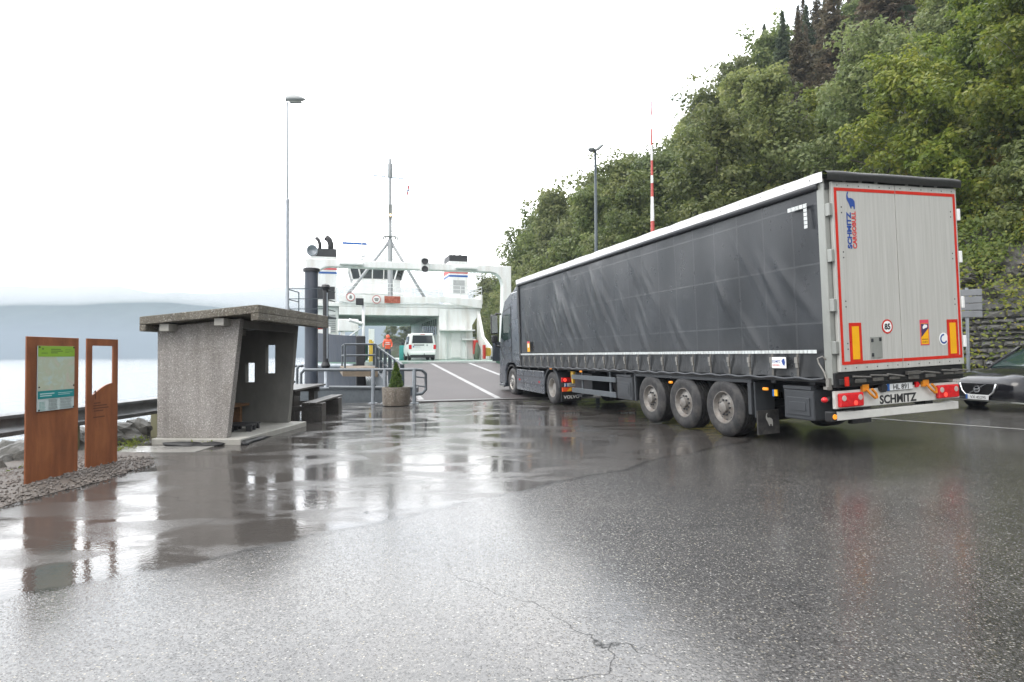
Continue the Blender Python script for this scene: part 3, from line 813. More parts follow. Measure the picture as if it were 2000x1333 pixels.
# far wooded point seen through the ferry
mb = MB()
mb.blob((-33, 196, -3), 17, 12, 9, seed=2, amp=.3, n=14)
hp = mb.build('headland', hill_m, smooth=True); tag(hp, kind='structure')
for i, (x, y, z, sc) in enumerate([(-37.5, 190, 3.0, .75), (-33, 189, 4.0, .9), (-29.5, 188, 4.2, 1.0), (-26, 188, 3.4, 1.0), (-23, 187, 1.2, .95), (-20, 187, .4, .9)]):
    plant('broad', i, x, y, z, sc, i * 1.3, 'dark tree on the far point seen through the open ferry', 'trees on the far point')
# ------------------------------------------------------------------ ferry (local axes: x across, y along away from the quay)
FO = (-6.57, 41.0, 0.0); FR = R(17)
ferry = thing('car_ferry', 'white car ferry with dark grey hull and open bow, moored at the ramp', 'ferry', FO, FR)
DZ = 1.15
def fpart(name, mb, m, smooth=False, bevel=0.0, parent=None, auto=None, label=None):
    o = mb.build(name, m, parent or ferry, smooth=smooth, bevel=bevel, auto=auto)
    if label: o['label'] = label
    return o
# deck with tapering bow
def half(v):
    if v < 1.0:
        q = (v + 6.4) / 7.4
        return 3.9 + 2.95 * math.sin(max(0, q) * math.pi / 2) ** 0.8
    return 6.85
vs = [-6.4, -5.6, -4.6, -3.4, -2.2, -1.0, 1.0, 30, 66]
mb = MB()
for a, c in zip(vs, vs[1:]):
    mb.hexa([(-half(a), a, DZ - .25), (half(a), a, DZ - .25), (half(c), c, DZ - .25), (-half(c), c, DZ - .25)], [(-half(a), a, DZ), (half(a), a, DZ), (half(c), c, DZ), (-half(c), c, DZ)])
fpart('car_deck', mb, deck_green)
mb = MB(); mb.box(-3.6, 3.7, -7.2, -6.42, 0.95, 1.16); mb.box(-3.2, 3.4, -6.40, -5.2, DZ + .004, DZ + .03)
fpart('bow_threshold', mb, mat('worn_grey_paint', (0.42, 0.44, 0.43), .4, var=.2, dirt=(.1, .28, .2), dirt_amt=.8))
# hull sides
for s, nm in ((-1, 'hull'), (1, 'hull')):
    rings = []
    for v in [-6.4, -6.2, -5.6, -4.6, -3.4, -2.2, -1.0, 1.0, 8, 30, 66]:
        top = 2.62 + .55 * min(1, max(0, (v + 6) / 7)) if v < 9 else 3.1
        if s > 0: top = 2.3 - 0.9 * min(1, max(0, (v + 6) / 5))  if v < 1 else 1.4
        hx = half(v)
        rings.append([(s * (hx - .8 * max(0, (1 - (v + 6.4) / 9))), v, -2.4), (s * (hx - .25 * max(0, (1 - (v + 6.4) / 9))), v, .6), (s * hx, v, top), (s * (hx - .16), v, top), (s * (hx - .2), v, DZ - .3), (s * (hx - 1.0), v, -2.4)])
    hl = fpart('hull', MB().loft(rings), hull_grey, smooth=True, auto=30)
    if s < 0:
        rr_ = [( -(half(v) + .10), v, .95) for v in [-6.3, -5.6, -4.6, -3.4, -2.2, -1.0, 1.0, 8]]
        fpart('rubbing_strake', MB().tube(rr_, .14, 10), galv, smooth=True)
        fpart('bulwark_end', MB().box(-4.05, -3.55, -6.75, -6.35, -.6, 2.6), black_paint, bevel=.06)
# white bulwark top on the left bow with a stowed crate and light
mb = MB(); mb.box(-6.5, -5.3, -.6, 2.2, 2.9, 3.35)
fpart('bow_platform', mb, white_paint, bevel=.05)
mb = MB(); mb.box(-4.9, -3.7, -2.6, -1.6, 3.0, 3.75); fpart('vent_box', mb, white_paint, bevel=.05)
mb = MB(); mb.box(-4.7, -4.5, -2.5, 0.4, 1.1, 3.0); mb.box(-3.9, -3.7, -2.2, -2.0, 1.1, 3.0); fpart('box_support', mb, white_paint)
# portal frame (rounded inner corners)
W = 6.85; ZT = 7.75
def portal_poly():
    zi = ZT - .47; wi = W - .6; r = .9
    outer = [(-W, DZ), (-W, ZT), (W, ZT - .02), (W, DZ)]
    inn = [(wi - .15, DZ), (wi, zi - r)] + [(wi - r + r * math.cos(a), zi - r + r * math.sin(a)) for a in [R(15 * k) for k in range(1, 7)]]
    inn += [(-(wi - r) - r * math.sin(a), zi - r + r * math.cos(a)) for a in [R(15 * k) for k in range(0, 7)]] + [(-(wi - .15), DZ)]
    return outer + inn
fpart('portal_frame', MB().prism(portal_poly(), 'y', 0, .75), white_paint, bevel=.04)
for u in (-4.0, 3.6):
    fpart('flood_light', MB().box(u - .75, u + .75, -.32, -.005, ZT - .36, ZT - .16), white_clean, bevel=.05)
mb = MB(); mb.box(.42, 1.0, -.35, -.004, ZT - .62, ZT + .28); tl = fpart('signal_lamp', mb, white_paint, bevel=.03)
for z in (ZT + .04, ZT - .48): fpart('lamp_lens', MB().lathe([(.0, -.36), (.2, -.36), (.22, -.42), (.0, -.39)], 18, 'y', (.71, 0, z)), black_paint, parent=tl)
# right-hand casing with stair sponson
CW = 3.35
mb = MB()
mb.prism([(CW, DZ), (6.3, DZ), (6.15, 4.0), (6.9, 5.25), (6.9, 5.4), (CW, 5.4)], 'y', 9, 26)
fpart('deckhouse_wall', mb, white_paint, bevel=.05)
mb = MB(); mb.prism([(9.0, DZ), (5.0, DZ), (5.0, 2.1), (7.4, 3.0), (9.0, 5.2)], 'x', 6.55, 6.8); 
for k in range(4): mb.box(6.50, 6.549, 5.4 + k * .8, 5.48 + k * .8, DZ, 2.1)
fpart('side_bulwark', mb, white_paint)
mb = MB()
for k in range(8): mb.box(CW - .03, CW - .003, 10.2 + k * 1.05, 10.85 + k * 1.05, 3.3, 4.6)
fpart('side_window', mb, glass_dark)
mb = MB(); mb.box(4.35, 5.15, 8.93, 8.997, DZ + .15, 3.35); fpart('door', mb, white_clean, bevel=.02)
mb = MB(); mb.bar((3.9, 8.9, DZ), (3.9, 8.9, 5.2), .1); mb.bar((5.6, 8.9, DZ), (5.6, 8.9, 4.4), .1); mb.box(3.3, 6.2, 8.2, 8.99, 3.52, 3.62); mb.box(5.2, 6.4, 8.6, 8.99, 2.75, 2.85); fpart('wall_trim', mb, white_paint)
fpart('fire_locker', MB().box(6.15, 6.5, 8.45, 8.9, 1.6, 2.75), red_paint, bevel=.03)
mb = MB(); mb.blob((6.25, 7.7, 1.75), .22, .22, .75, 3, .2); fpart('tarpaulin_cover', mb, mat('green_tarpaulin', (.10, .13, .09), .7), smooth=True)
mb = MB()
for k in range(3): mb.tube([(6.2 + .1 * math.cos(a * .7) + .12 * k, 4.6, 1.75 + .3 * math.sin(a * .7)) for a in range(10)], .06, 6)
fpart('fire_hose', mb, mat('hose_yellow', (.6, .42, .06), .6))
fpart('hose_reel', MB().box(5.95, 6.12, 4.4, 4.8, 1.2, 2.3), red_paint, bevel=.02)
# left-hand casing
mb = MB(); mb.prism([(-6.85, DZ), (-4.6, DZ), (-4.6, 5.4), (-6.85, 5.4)], 'y', 9.5, 26); fpart('deckhouse_wall', mb, white_paint, bevel=.05)
mb = MB()
for k in range(9): mb.box(-5.6, -4.85, 9.42, 9.48, 3.4 + k * .16, 3.5 + k * .16)
fpart('louvre_vent', mb, mat('vent_grey', (.35, .37, .37), .5))
fpart('engine_hatch', MB().box(-6.2, -4.9, 9.44, 9.492, 6.0, 7.0), black_paint)
# cross deck above the cars
mb = MB(); mb.box(-6.9, 6.95, 9.02, 27, 5.42, 5.75); mb.box(-4.6, 3.34, 9.0, 9.4, 4.75, 5.41); fpart('upper_deck', mb, white_paint, bevel=.04)
mb = MB()
for k in range(8): mb.box(-4.59, 3.33, 10.4 + k * 2.0, 10.6 + k * 2.0, 4.85, 5.41)
mb.box(-.8, -.5, 9.5, 26, 4.95, 5.40)
fpart('deck_beam', mb, mat('ceiling_paint', (.74, .76, .75), .6))
mb = MB(); mb.box(-4.58, 3.32, 26.2, 26.8, 4.75, 5.41); mb.box(-.2, .5, 40, 40.5, DZ, 5); fpart('stern_portal', mb, white_paint)
mb = MB(); mb.prism([(3.34, 5.9), (6.9, 5.4), (6.9, 6.15), (3.34, 6.35)], 'y', 8.6, 8.75); mb.box(-4.6, 3.3, 8.85, 8.95, 5.76, 6.3); mb.box(6.8, 6.95, 8.6, 20, 5.76, 6.5); fpart('deck_parapet', mb, white_paint, bevel=.02)
# railings on the upper deck
mb = MB()
for z in (6.65, 7.0, 7.3):
    mb.bar((-4.6, 8.9, z), (3.3, 8.9, z), .045); mb.bar((3.3, 8.7, z), (6.9, 8.7, z - .1), .05); mb.bar((6.9, 8.7, z - .1), (6.9, 22, z - .1), .05)
for k in range(9): mb.bar((-4.6 + k * .99, 8.9, 5.8), (-4.6 + k * .99, 8.9, 7.3), .05)
for k in range(5): mb.bar((3.3 + k * .9, 8.7, 5.8), (3.3 + k * .9, 8.7, 7.25), .05)
for k in range(6): mb.bar((6.9, 8.7 + k * 2, 5.8), (6.9, 8.7 + k * 2, 7.2), .05)
fpart('deck_railing', mb, rail_white)
# funnels
def funnel(u0, u1, v0, v1, zb, zt, top_h, exhaust):
    fp = fpart('funnel', MB().box(u0, u1, v0, v1, zb, zt), white_paint, bevel=.04)
    e = .015
    fpart('funnel_cap', MB().box(u0 + .02, u1 - .02, v0 + .02, v1 - .02, zt + .002, zt + top_h), mat('funnel_black', (.03, .03, .032), .5), parent=fp)
    fpart('red_band', MB().box(u0 - e, u1 + e, v0 - e, v1 + e, zt - 1.05, zt - .70), red_faded, parent=fp)
    fpart('blue_band', MB().box(u0 - e, u1 + e, v0 - e, v1 + e, zt - 1.36, zt - 1.2), blue_paint, parent=fp)
    for (u, pts, r) in exhaust:
        fpart('exhaust_pipe', MB().tube([(u + a, v0 + .8, zt + c) for a, c in pts], r, 10), mat('pipe_black', (.035, .033, .033), .6) if 'pipe_black' not in MATS else MATS['pipe_black'], parent=fp, smooth=True)
    return fp
funnel(-6.75, -4.75, 10, 13, 5.76, 9.45, .65, [(-6.05, [(0, .5), (0, 1.15), (-.1, 1.45), (-.3, 1.65)], .14), (-5.2, [(0, .5), (0, 1.15), (-.12, 1.5), (-.4, 1.72)], .24)])
funnel(4.6, 6.25, 11, 13.5, 5.76, 9.65, .55, [(5.2, [(0, .5), (0, 1.3)], .05), (5.75, [(0, .5), (0, 1.3)], .05)])
fpart('funnel_grille', MB().box(4.95, 5.95, 10.93, 10.98, 6.9, 8.0), MATS['vent_grey'])
sl = fpart('search_light', MB().lathe([(0, 9.0), (.42, 9.0), (.42, 8.5), (.36, 8.46), (.30, 8.6), (0, 8.7)], 20, 'y', (-6.6, 0, 9.7)), galv, smooth=True)
# wheelhouse
wh = part_empty('wheelhouse', ferry, (-1.1, 15.0, .12))
def ring(w, y0, y1, z): return [(-w, y1, z), (-w, y0 + .7, z), (-w + .7, y0, z), (w - .7, y0, z), (w, y0 + .7, z), (w, y1, z)]
fpart('lower_wall', MB().loft([ring(2.1, 0, 4, 5.76), ring(2.1, 0, 4, 8.3)]), white_paint, parent=wh)
fpart('window_band', MB().loft([ring(2.15, -.05, 4, 8.31), ring(2.4, -.3, 4, 9.25)]), glass_dark, parent=wh)
fpart('roof', MB().loft([ring(2.55, -.45, 4.2, 9.26), ring(2.5, -.4, 4.2, 9.6)]), white_paint, parent=wh)
mb = MB()
for a, c in zip(ring(2.17, -.07, 4, 8.28), ring(2.42, -.32, 4, 9.27)): mb.bar(a, c, .09)
for q in (-.5, .5): mb.bar((q, -.07, 8.28), (q, -.32, 9.27), .08)
fpart('mullion', mb, white_paint, parent=wh)
mb = MB(); mb.box(-2.9, 2.9, -.6, 4, 6.9, 7.02)
for z in (7.4, 7.8): mb.bar((2.2, -.55, z), (2.9, -.55, z), .05); mb.bar((-2.9, -.55, z), (-2.2, -.55, z), .05)
for u in (-2.88, 2.88, 2.3, -2.3): mb.bar((u, -.55, 7), (u, -.55, 7.85), .05)
fpart('wing_walkway', mb, white_paint, parent=wh)
# main mast with tripod legs
ms = part_empty('signal_mast', ferry, (-.6, 9.15, 0))
mb = MB(); mb.tube([(0, 0, 5.8), (0, 0, 10.9)], .21, 14); mb.tube([(0, 0, 10.9), (0, 0, 16.4)], [.145, .125], 12); mb.tube([(0, 0, 15.9), (0, 0, 16.0), (0, 0, 17.1), (0, 0, 17.15), (0, 0, 17.5)], [.13, .19, .19, .12, .10], 12)
for k in range(22): mb.bar((.2, -.05, 11.2 + k * .22), (.36, -.05, 11.2 + k * .22), .025)
mb.bar((.36, -.05, 11), (.36, -.05, 16), .03)
fpart('mast_tube', mb, mat('mast_grey', (.36, .375, .385), .4, var=.06), parent=ms, smooth=True, auto=40)
for sx in (-3.75, 3.05): fpart('leg', MB().tube([(0, 0, 10.85), (sx, 0, 5.78)], .125, 10), MATS['mast_grey'], parent=ms, smooth=True)
fpart('yard', MB().tube([(-1.35, 0, 16.05), (1.35, 0, 15.95)], .045, 6), MATS['mast_grey'], parent=ms)
mb = MB(); mb.box(-.14, .14, -.3, -.18, 12.6, 13.7)
nl = fpart('lamp_housing', mb, mat('lamp_grey', (.2, .21, .2), .5), parent=ms)
m_, t_, b_ = nt('warm_lamp'); b_.inputs['Base Color'].default_value = (1, .8, .5, 1); b_.inputs['Emission Color'].default_value = (1, .68, .3, 1); b_.inputs['Emission Strength'].default_value = 2.0
fpart('lit_lamp', MB().lathe([(0, -.36), (.09, -.36), (.11, -.305)], 14, 'y', (0, 0, 12.85)), m_, parent=ms)
mb = MB(); mb.box(-.5, .5, -.3, .1, 11.1, 11.16)
for q in (-.55, -.42, .42, .55): mb.box(q - .05, q + .05, -.3, -.2, 10.85, 11.1)
fpart('lamp_bracket', mb, MATS['lamp_grey'], parent=ms)
fl = MB(); fl.grid(lambda u, v: (1.38 + .14 * u + .05 * math.sin(v * 7), .08 * math.sin(u * 5 + v * 4), 15.5 - .95 * v - .1 * u), 4, 8)
m_, t_, b_ = nt('flag_cloth'); tcn = N(t_, 'ShaderNodeTexCoord'); sp_ = N(t_, 'ShaderNodeSeparateXYZ'); t_.links.new(tcn.outputs['Generated'], sp_.inputs[0])
cr_ = N(t_, 'ShaderNodeValToRGB'); cr_.color_ramp.interpolation = 'CONSTANT'; e_ = cr_.color_ramp.elements; e_[0].color = (.45, .03, .05, 1); e_[1].position = .40; e_[1].color = (.6, .6, .6, 1)
for p_, c_ in ((.47, (.03, .05, .2, 1)), (.6, (.6, .6, .6, 1)), (.67, (.45, .03, .05, 1))): q_ = e_.new(p_); q_.color = c_
t_.links.new(sp_.outputs[2], cr_.inputs[0]); t_.links.new(cr_.outputs[0], b_.inputs['Base Color'])
fpart('flag', fl, m_, parent=ms, smooth=True)
fpart('halyard', MB().tube([(1.36, 0, 15.95), (1.38, 0, 14.2)], .012, 4), rail_white, parent=ms)
# radar mast behind the wheelhouse
rm = part_empty('radar_mast', ferry, (-2.1, 22, 1.3))
mb = MB(); mb.tube([(0, 0, 9), (0, 0, 12.9)], [.14, .10], 8); mb.tube([(-1.1, .2, 9), (-1.1, .2, 11)], [.18, .08], 8); mb.box(-.3, .5, -.2, .2, 9.9, 10.05); mb.blob((.15, 0, 10.3), .3, .2, .2, 1); fpart('mast_tube', mb, rail_white, parent=rm)
fpart('radar_scanner', MB().box(-1.9, .5, -.1, .1, 11.35, 11.55), blue_paint, parent=rm)
mb = MB(); mb.tube([(0, 0, 12.3), (0, 0, 13.0)], .1, 8); mb.box(-.9, -.8, 0, .1, 12, 12.2); fpart('mast_light', mb, mat('lens_red', (.4, .05, .05), .4), parent=rm)
mb = MB(); mb.lathe([(.55, 9), (.3, 10.2), (0, 10.3)], 10, 'z', (-4.6 + 6.7, 0, 0)); fpart('vent_cowl', mb, white_paint, parent=rm)
# signs on the cross deck
sb = fpart('sign_board', MB().box(-1.1, .15, 8.72, 8.78, 5.72, 6.28), mat('sign_rust_red', (.33, .07, .035), .6, var=.35, scale=6, dirt=(.45, .28, .2), dirt_amt=.5, dscale=6))
for u, z in ((-3.72, 6.15), (-1.72, 6.0)):
    sg = fpart('round_sign', MB().lathe([(0, 8.74), (.34, 8.74), (.34, 8.78), (0, 8.78)], 24, 'y', (u, 0, z)), mat('sign_pink', (.50, .20, .19), .5) if 'sign_pink' not in MATS else MATS['sign_pink'])
    fpart('sign_face', MB().lathe([(0, 8.735), (.27, 8.735), (.27, 8.739)], 24, 'y', (u, 0, z)), white_clean, parent=sg)
    mb = MB()
    if u < -3: mb.prism([(u - .1, z - .14), (u + .1, z - .14), (u + .1, z + .02), (u + .05, z + .14), (u - .05, z + .14), (u - .1, z + .02)], 'y', 8.72, 8.733)
    else: mb.box(u - .17, u + .17, 8.72, 8.733, z - .02, z + .1); mb.box(u - .12, u + .12, 8.72, 8.733, z - .14, z - .04)
    fpart('pictogram', mb, MATS['lamp_grey'], parent=sg)
# inner floodlight and camera pole on the left bow
pl = fpart('lamp_pole', MB().tube([(-3.45, -3.2, DZ), (-3.45, -3.2, 4.6)], .09, 10), rail_white, smooth=True)
fpart('work_light', MB().box(-3.9, -3.45, -3.5, -3.2, 4.55, 4.95), black_paint, parent=pl, bevel=.03)
fpart('security_camera', MB().tube([(-4.3, -3.4, 3.65), (-3.55, -3.25, 3.45)], .1, 8), white_clean, parent=pl)
mb = MB(); mb.bar((-4.4, -2.6, 2.6), (-3.45, -3.2, 3.3), .07); mb.bar((-4.4, -2.6, 2.0), (-3.45, -3.2, 2.1), .07); fpart('pole_brace', mb, rail_white, parent=pl)
fpart('life_buoy', MB().lathe([(.0, 0), (.2, 0), (.22, .1), (0, .1)], 14, 'z', (-5.9, -1.9, 3.15)), red_paint)
# pallets of gear on the far deck
mb = MB(); mb.box(-3.9, -1.9, 16, 18, DZ, DZ + 1.35); fpart('deck_locker', mb, mat('locker_green', (.02, .16, .09), .5), bevel=.08)
mb = MB(); mb.tube([(-3.1, -4.2, DZ), (-3.1, -4.2, DZ + 1.3)], .1, 8); mb.tube([(-2.95, -4.2, DZ), (-3.0, -4.3, DZ + 1.2)], .07, 8); fpart('rope_post', mb, MATS['hose_yellow'])
mb = MB(); mb.box(-.1, .3, 7, 7.4, DZ, DZ + 1.15); fpart('deck_cabinet', mb, mat('cabinet_teal', (.05, .30, .28), .5), bevel=.04)

# ------------------------------------------------------------------ ramp in the ferry's frame
link = thing('ferry_ramp', 'wet brown hinged steel vehicle ramp leading up to the ferry deck', 'ramp', FO, FR)
v0, v1, z0, z1 = -21.05, -7.0, 0.01, 1.08
def rz_(v): return z0 + (z1 - z0) * (v - v0) / (v1 - v0)
ramp_m = mat('ramp_surface', (0.064, 0.055, 0.055), 0.55, spec=.25, var=.18, scale=1.2, dirt=(.11, .10, .10), dirt_amt=.5, dscale=.6, bump=.004, bscale=30)
mb = MB(); mb.hexa([(-2.95, v0, z0 - .3), (3.7, v0, z0 - .3), (3.7, v1, z1 - .3), (-2.95, v1, z1 - .3)], [(-2.95, v0, z0), (3.7, v0, z0), (3.7, v1, z1), (-2.95, v1, z1)])
mb.build('roadway', ramp_m, link)
lm = mat('ramp_line', (.34, .34, .34), .45, var=.35, scale=5, dirt=(.08, .07, .07), dirt_amt=1.0, dscale=2.5)
for u in (-2.62, .0, 2.13):
    mb = MB(); a0 = v0 + (.25 if u > -2 else .35); a1 = v1 - .2 if u > -2 else v0 + 1.6
    mb.add([(u - .1, a0, rz_(a0) + .005), (u + .1, a0, rz_(a0) + .005), (u + .1, a1, rz_(a1) + .005), (u - .1, a1, rz_(a1) + .005)], [(0, 1, 2, 3)])
    mb.build('lane_line', lm, link)
mb = MB(); mb.box(-3.0, 3.9, v0 - .28, v0 + .02, .012, .035); mb.build('hinge_plate', mat('hinge_steel', (.16, .155, .15), .4, .4, var=.3, scale=12), link)
mb = MB(); mb.hexa([(-3.3, v0 + 3, .3 - .75), (-2.96, v0 + 3, .3 - .75), (-2.96, v1, z1 - .75), (-3.3, v1, z1 - .75)], [(-3.3, v0 + 3, rz_(v0 + 3) - .02), (-2.96, v0 + 3, rz_(v0 + 3) - .02), (-2.96, v1, z1 - .02), (-3.3, v1, z1 - .02)])
mb.build('side_girder', rail_steel, link)
mb = MB(); mb.hexa([(-4.9, v1 - 5.2, z1 - .5), (-3.32, v1 - 5.0, z1 - .55), (-3.32, v1 - .2, z1 - .5), (-4.9, v1 - .2, z1 - .45)], [(-4.9, v1 - 5.2, z1 - .12), (-3.32, v1 - 5.0, z1 - .12), (-3.32, v1 - .2, z1 - .10), (-4.9, v1 - .2, z1 - .10)])
mb.build('side_platform', mat('tan_steel', (.20, .15, .10), .6, var=.3, dirt=(.3, .27, .22), dirt_amt=.5), link)
mb = MB()
for k, v in enumerate([v0 + 1.2 + 2.05 * i for i in range(7)]):
    mb.box(-3.22, -3.08, v - .07, v + .07, rz_(v) - .3, rz_(v) + 1.12)
for dz_ in (1.08, .55): mb.bar((-3.15, v0 + 1, rz_(v0 + 1) + dz_), (-3.15, v1 - .6, rz_(v1 - .6) + dz_), .07)
mb.build('handrail', pole_dark, link)
mb = MB()
for dz_ in (1.06, .55):
    mb.tube([(-4.8, v1 - 5.1, z1 - .1 + dz_), (-3.4, v1 - 4.9, z1 - .1 + dz_)], .045, 8); mb.tube([(-4.8, v1 - 5.1, z1 - .1 + dz_), (-4.8, v1 - .4, z1 - .1 + dz_)], .045, 8)
for u, v in ((-4.8, v1 - 5.1), (-3.4, v1 - 4.9), (-4.8, v1 - .4)): mb.tube([(u, v, z1 - .15), (u, v, z1 + .96)], .045, 8)
mb.build('platform_railing', rail_steel, link, smooth=True, auto=50)

# void under the ramp: support beams of the quay
mb = MB(); mb.box(-8.2, -3.3, 21.4, 21.7, -.16, .34); mb.box(-8.2, -3.3, 21.35, 21.75, .34, .40); mb.box(-8.2, -3.3, 21.35, 21.75, -.22, -.16)
o = mb.build('steel_beam', rail_steel, bevel=.01); tag(o, 'blue-grey steel I-beam lying across the water gap beside the ramp', 'steel beam')
mb = MB(); mb.box(-9.6, -3.6, 27.2, 29.0, -5, -.55); mb.box(-9.2, -4.0, 24, 24.5, -5, -.75); o = mb.build('ramp_pier', mat('pier_dark', (.035, .028, .024), .6, var=.4)); tag(o, 'dark wet pier standing in the water under the ramp', 'pier')

# quay railing with rounded end
rq = thing('quay_railing', 'grey tubular steel railing along the quay edge behind the planter', 'railing', (0, 0, 0))
yq = 19.45
mb = MB()
for z in (1.06, .50):
    pts = [(-6.85, yq + .5, z - .5), (-6.85, yq + .5, z - .12), (-6.75, yq + .5, z), (-6.4, yq + .45, z)] if z > 1 else [(-5.9, yq + .4, z)]
    pts += [(-4.4, yq + .02, z), (-3.05, yq - .1, z)]
    mb.tube(pts, .048, 8)
mb.tube([(-3.05, yq - .1, 1.06), (-2.85, yq - .02, 1.04), (-2.74, yq + .05, .92), (-2.74, yq + .05, .42), (-2.85, yq, .30), (-3.05, yq - .1, .28)], .048, 8)
for z in (.56, .84): mb.tube([(-3.05, yq - .1, z), (-2.74, yq + .05, z - .05)], .025, 6)
mb.build('rail', rail_steel, rq, smooth=True, auto=50)
for x, y in ((-4.40, yq), (-4.02, yq - .03), (-3.08, yq - .1)):
    mb = MB(); mb.tube([(x, y, -.02), (x, y, 1.08)], .06, 10); mb.box(x - .12, x + .12, y - .12, y + .12, .0, .02); mb.build('post', galv, rq, smooth=True, auto=40)

# mooring pile with platform, lifting cylinder, pipes
mp_ = thing('mooring_pile', 'tall dark grey steel pile with a capped top at the ferry berth', 'pile', (-9.15, 28.0, -4))
mb = MB(); mb.tube([(0, 0, 0), (0, 0, 9.35)], .29, 20); mb.build('shaft', hull_grey, mp_, smooth=True, auto=50)
mb = MB(); mb.lathe([(0, 9.36), (.37, 9.36), (.37, 9.5), (.2, 9.56), (0, 9.58)], 20); mb.build('cap', black_paint, mp_, smooth=True, auto=30)
mb = MB()
for z in (7.6, 8.05, 8.5):
    for a, c in (((-.85, -.8), (.85, -.8)), ((-.85, -.8), (-.85, .8)), ((.85, -.8), (.85, .8))): mb.bar((*a, z), (*c, z), .035)
for a in ((-.85, -.8), (.85, -.8), (-.85, .8)): mb.bar((*a, 7.3), (*a, 8.5), .04)
mb.box(-.9, .9, -.85, .85, 7.24, 7.3)
mb.build('railing', pole_dark, mp_)
cy = thing('lift_cylinder', 'slim black hydraulic lifting cylinder standing upright beside the pile', 'hydraulic cylinder', (-7.95, 26.2, -4))
mb = MB(); mb.tube([(0, 0, 0), (0, 0, 5.0)], .06, 10); mb.build('piston_rod', galv, cy, smooth=True)
mb = MB(); mb.tube([(0, 0, 5.0), (0, 0, 8.3)], .12, 12); mb.lathe([(.15, 5.0), (.2, 5.1), (.15, 5.25)], 12); mb.lathe([(0, 8.6), (.16, 8.55), (.2, 8.45), (.12, 8.3)], 12); mb.build('barrel', black_paint, cy, smooth=True, auto=40)
mb = MB(); mb.tube([(.1, -.1, 5.4), (.1, -.1, 8.2)], .025, 6); mb.build('hydraulic_pipe', galv, cy)
for i, x in enumerate((-8.85, -8.6)):
    o = MB().tube([(x, 24.6, -2), (x, 24.6, 1.0), (x + .05, 24.6, 1.1), (x + .2, 24.7, 1.12)], .055, 8).build('service_pipe', galv if i == 0 else rail_steel, smooth=True)
    tag(o, ('pale galvanised pipe rising beside the mooring pile' if i == 0 else 'darker bluish pipe rising beside the mooring pile'), 'pipe')
o = MB().tube([(-9.6, 22.5, .05), (-7.6, 22.0, .22)], .11, 10).build('quay_fender', galv, smooth=True); tag(o, 'short silver tube lying level in front of the mooring pile', 'pipe')
# ------------------------------------------------------------------ curtain-side trailer
HEAD = R(18.9)
fx, fy = -math.sin(HEAD), math.cos(HEAD)
TO = (5.776, 9.113, 0.075)
trailer = thing('curtain_trailer', 'long dark grey curtain-sided semi-trailer with pale grey rear doors edged in red tape', 'trailer', TO, (0, R(-2.2), HEAD))
TL = 13.05; HX = 1.275
def tp(name, mb, m, parent=None, smooth=False, bevel=0.0, auto=None, label=None):
    o = mb.build(name, m, parent or trailer, smooth=smooth, bevel=bevel, auto=auto)
    if label: o['label'] = label
    return o
# curtain material: wet PVC with welded seams and streaks of wear
m, t, b = nt('curtain_pvc'); L = t.links.new
tc = N(t, 'ShaderNodeTexCoord'); sp = N(t, 'ShaderNodeSeparateXYZ'); L(tc.outputs['Object'], sp.inputs[0])
def seam_lines(axis, period, width, off=0.0):
    a = N(t, 'ShaderNodeMath', operation='MULTIPLY_ADD'); a.inputs[1].default_value = 1 / period; a.inputs[2].default_value = off; L(sp.outputs[axis], a.inputs[0])
    f = N(t, 'ShaderNodeMath', operation='FRACT'); L(a.outputs[0], f.inputs[0])
    r = N(t, 'ShaderNodeMapRange'); r.inputs[1].default_value = 0; r.inputs[2].default_value = width / period; r.inputs[3].default_value = 1; r.inputs[4].default_value = 0; L(f.outputs[0], r.inputs[0])
    return r
sv = seam_lines(1, 0.62, 0.035); sh_ = seam_lines(2, 0.86, 0.03, -0.21)
smx = N(t, 'ShaderNodeMath', operation='MAXIMUM'); L(sv.outputs[0], smx.inputs[0]); L(sh_.outputs[0], smx.inputs[1])
mp = N(t, 'ShaderNodeMapping'); mp.inputs['Scale'].default_value = (1, 1.2, 0.5); L(tc.outputs['Object'], mp.inputs[0])
n1 = N(t, 'ShaderNodeTexNoise', Scale=1.4, Detail=7.0, Roughness=0.65); L(mp.outputs[0], n1.inputs['Vector'])
cr = N(t, 'ShaderNodeValToRGB'); e = cr.color_ramp.elements; e[0].position = .35; e[0].color = (.018, .021, .025, 1); e[1].position = .7; e[1].color = (.031, .035, .041, 1); L(n1.outputs[0], cr.inputs[0])
mx = N(t, 'ShaderNodeMix', data_type='RGBA'); mx.inputs[7].default_value = (.12, .125, .13, 1)
sf = N(t, 'ShaderNodeMath', operation='MULTIPLY'); sf.inputs[1].default_value = .12; L(smx.outputs[0], sf.inputs[0]); L(sf.outputs[0], mx.inputs[0]); L(cr.outputs[0], mx.inputs[6])
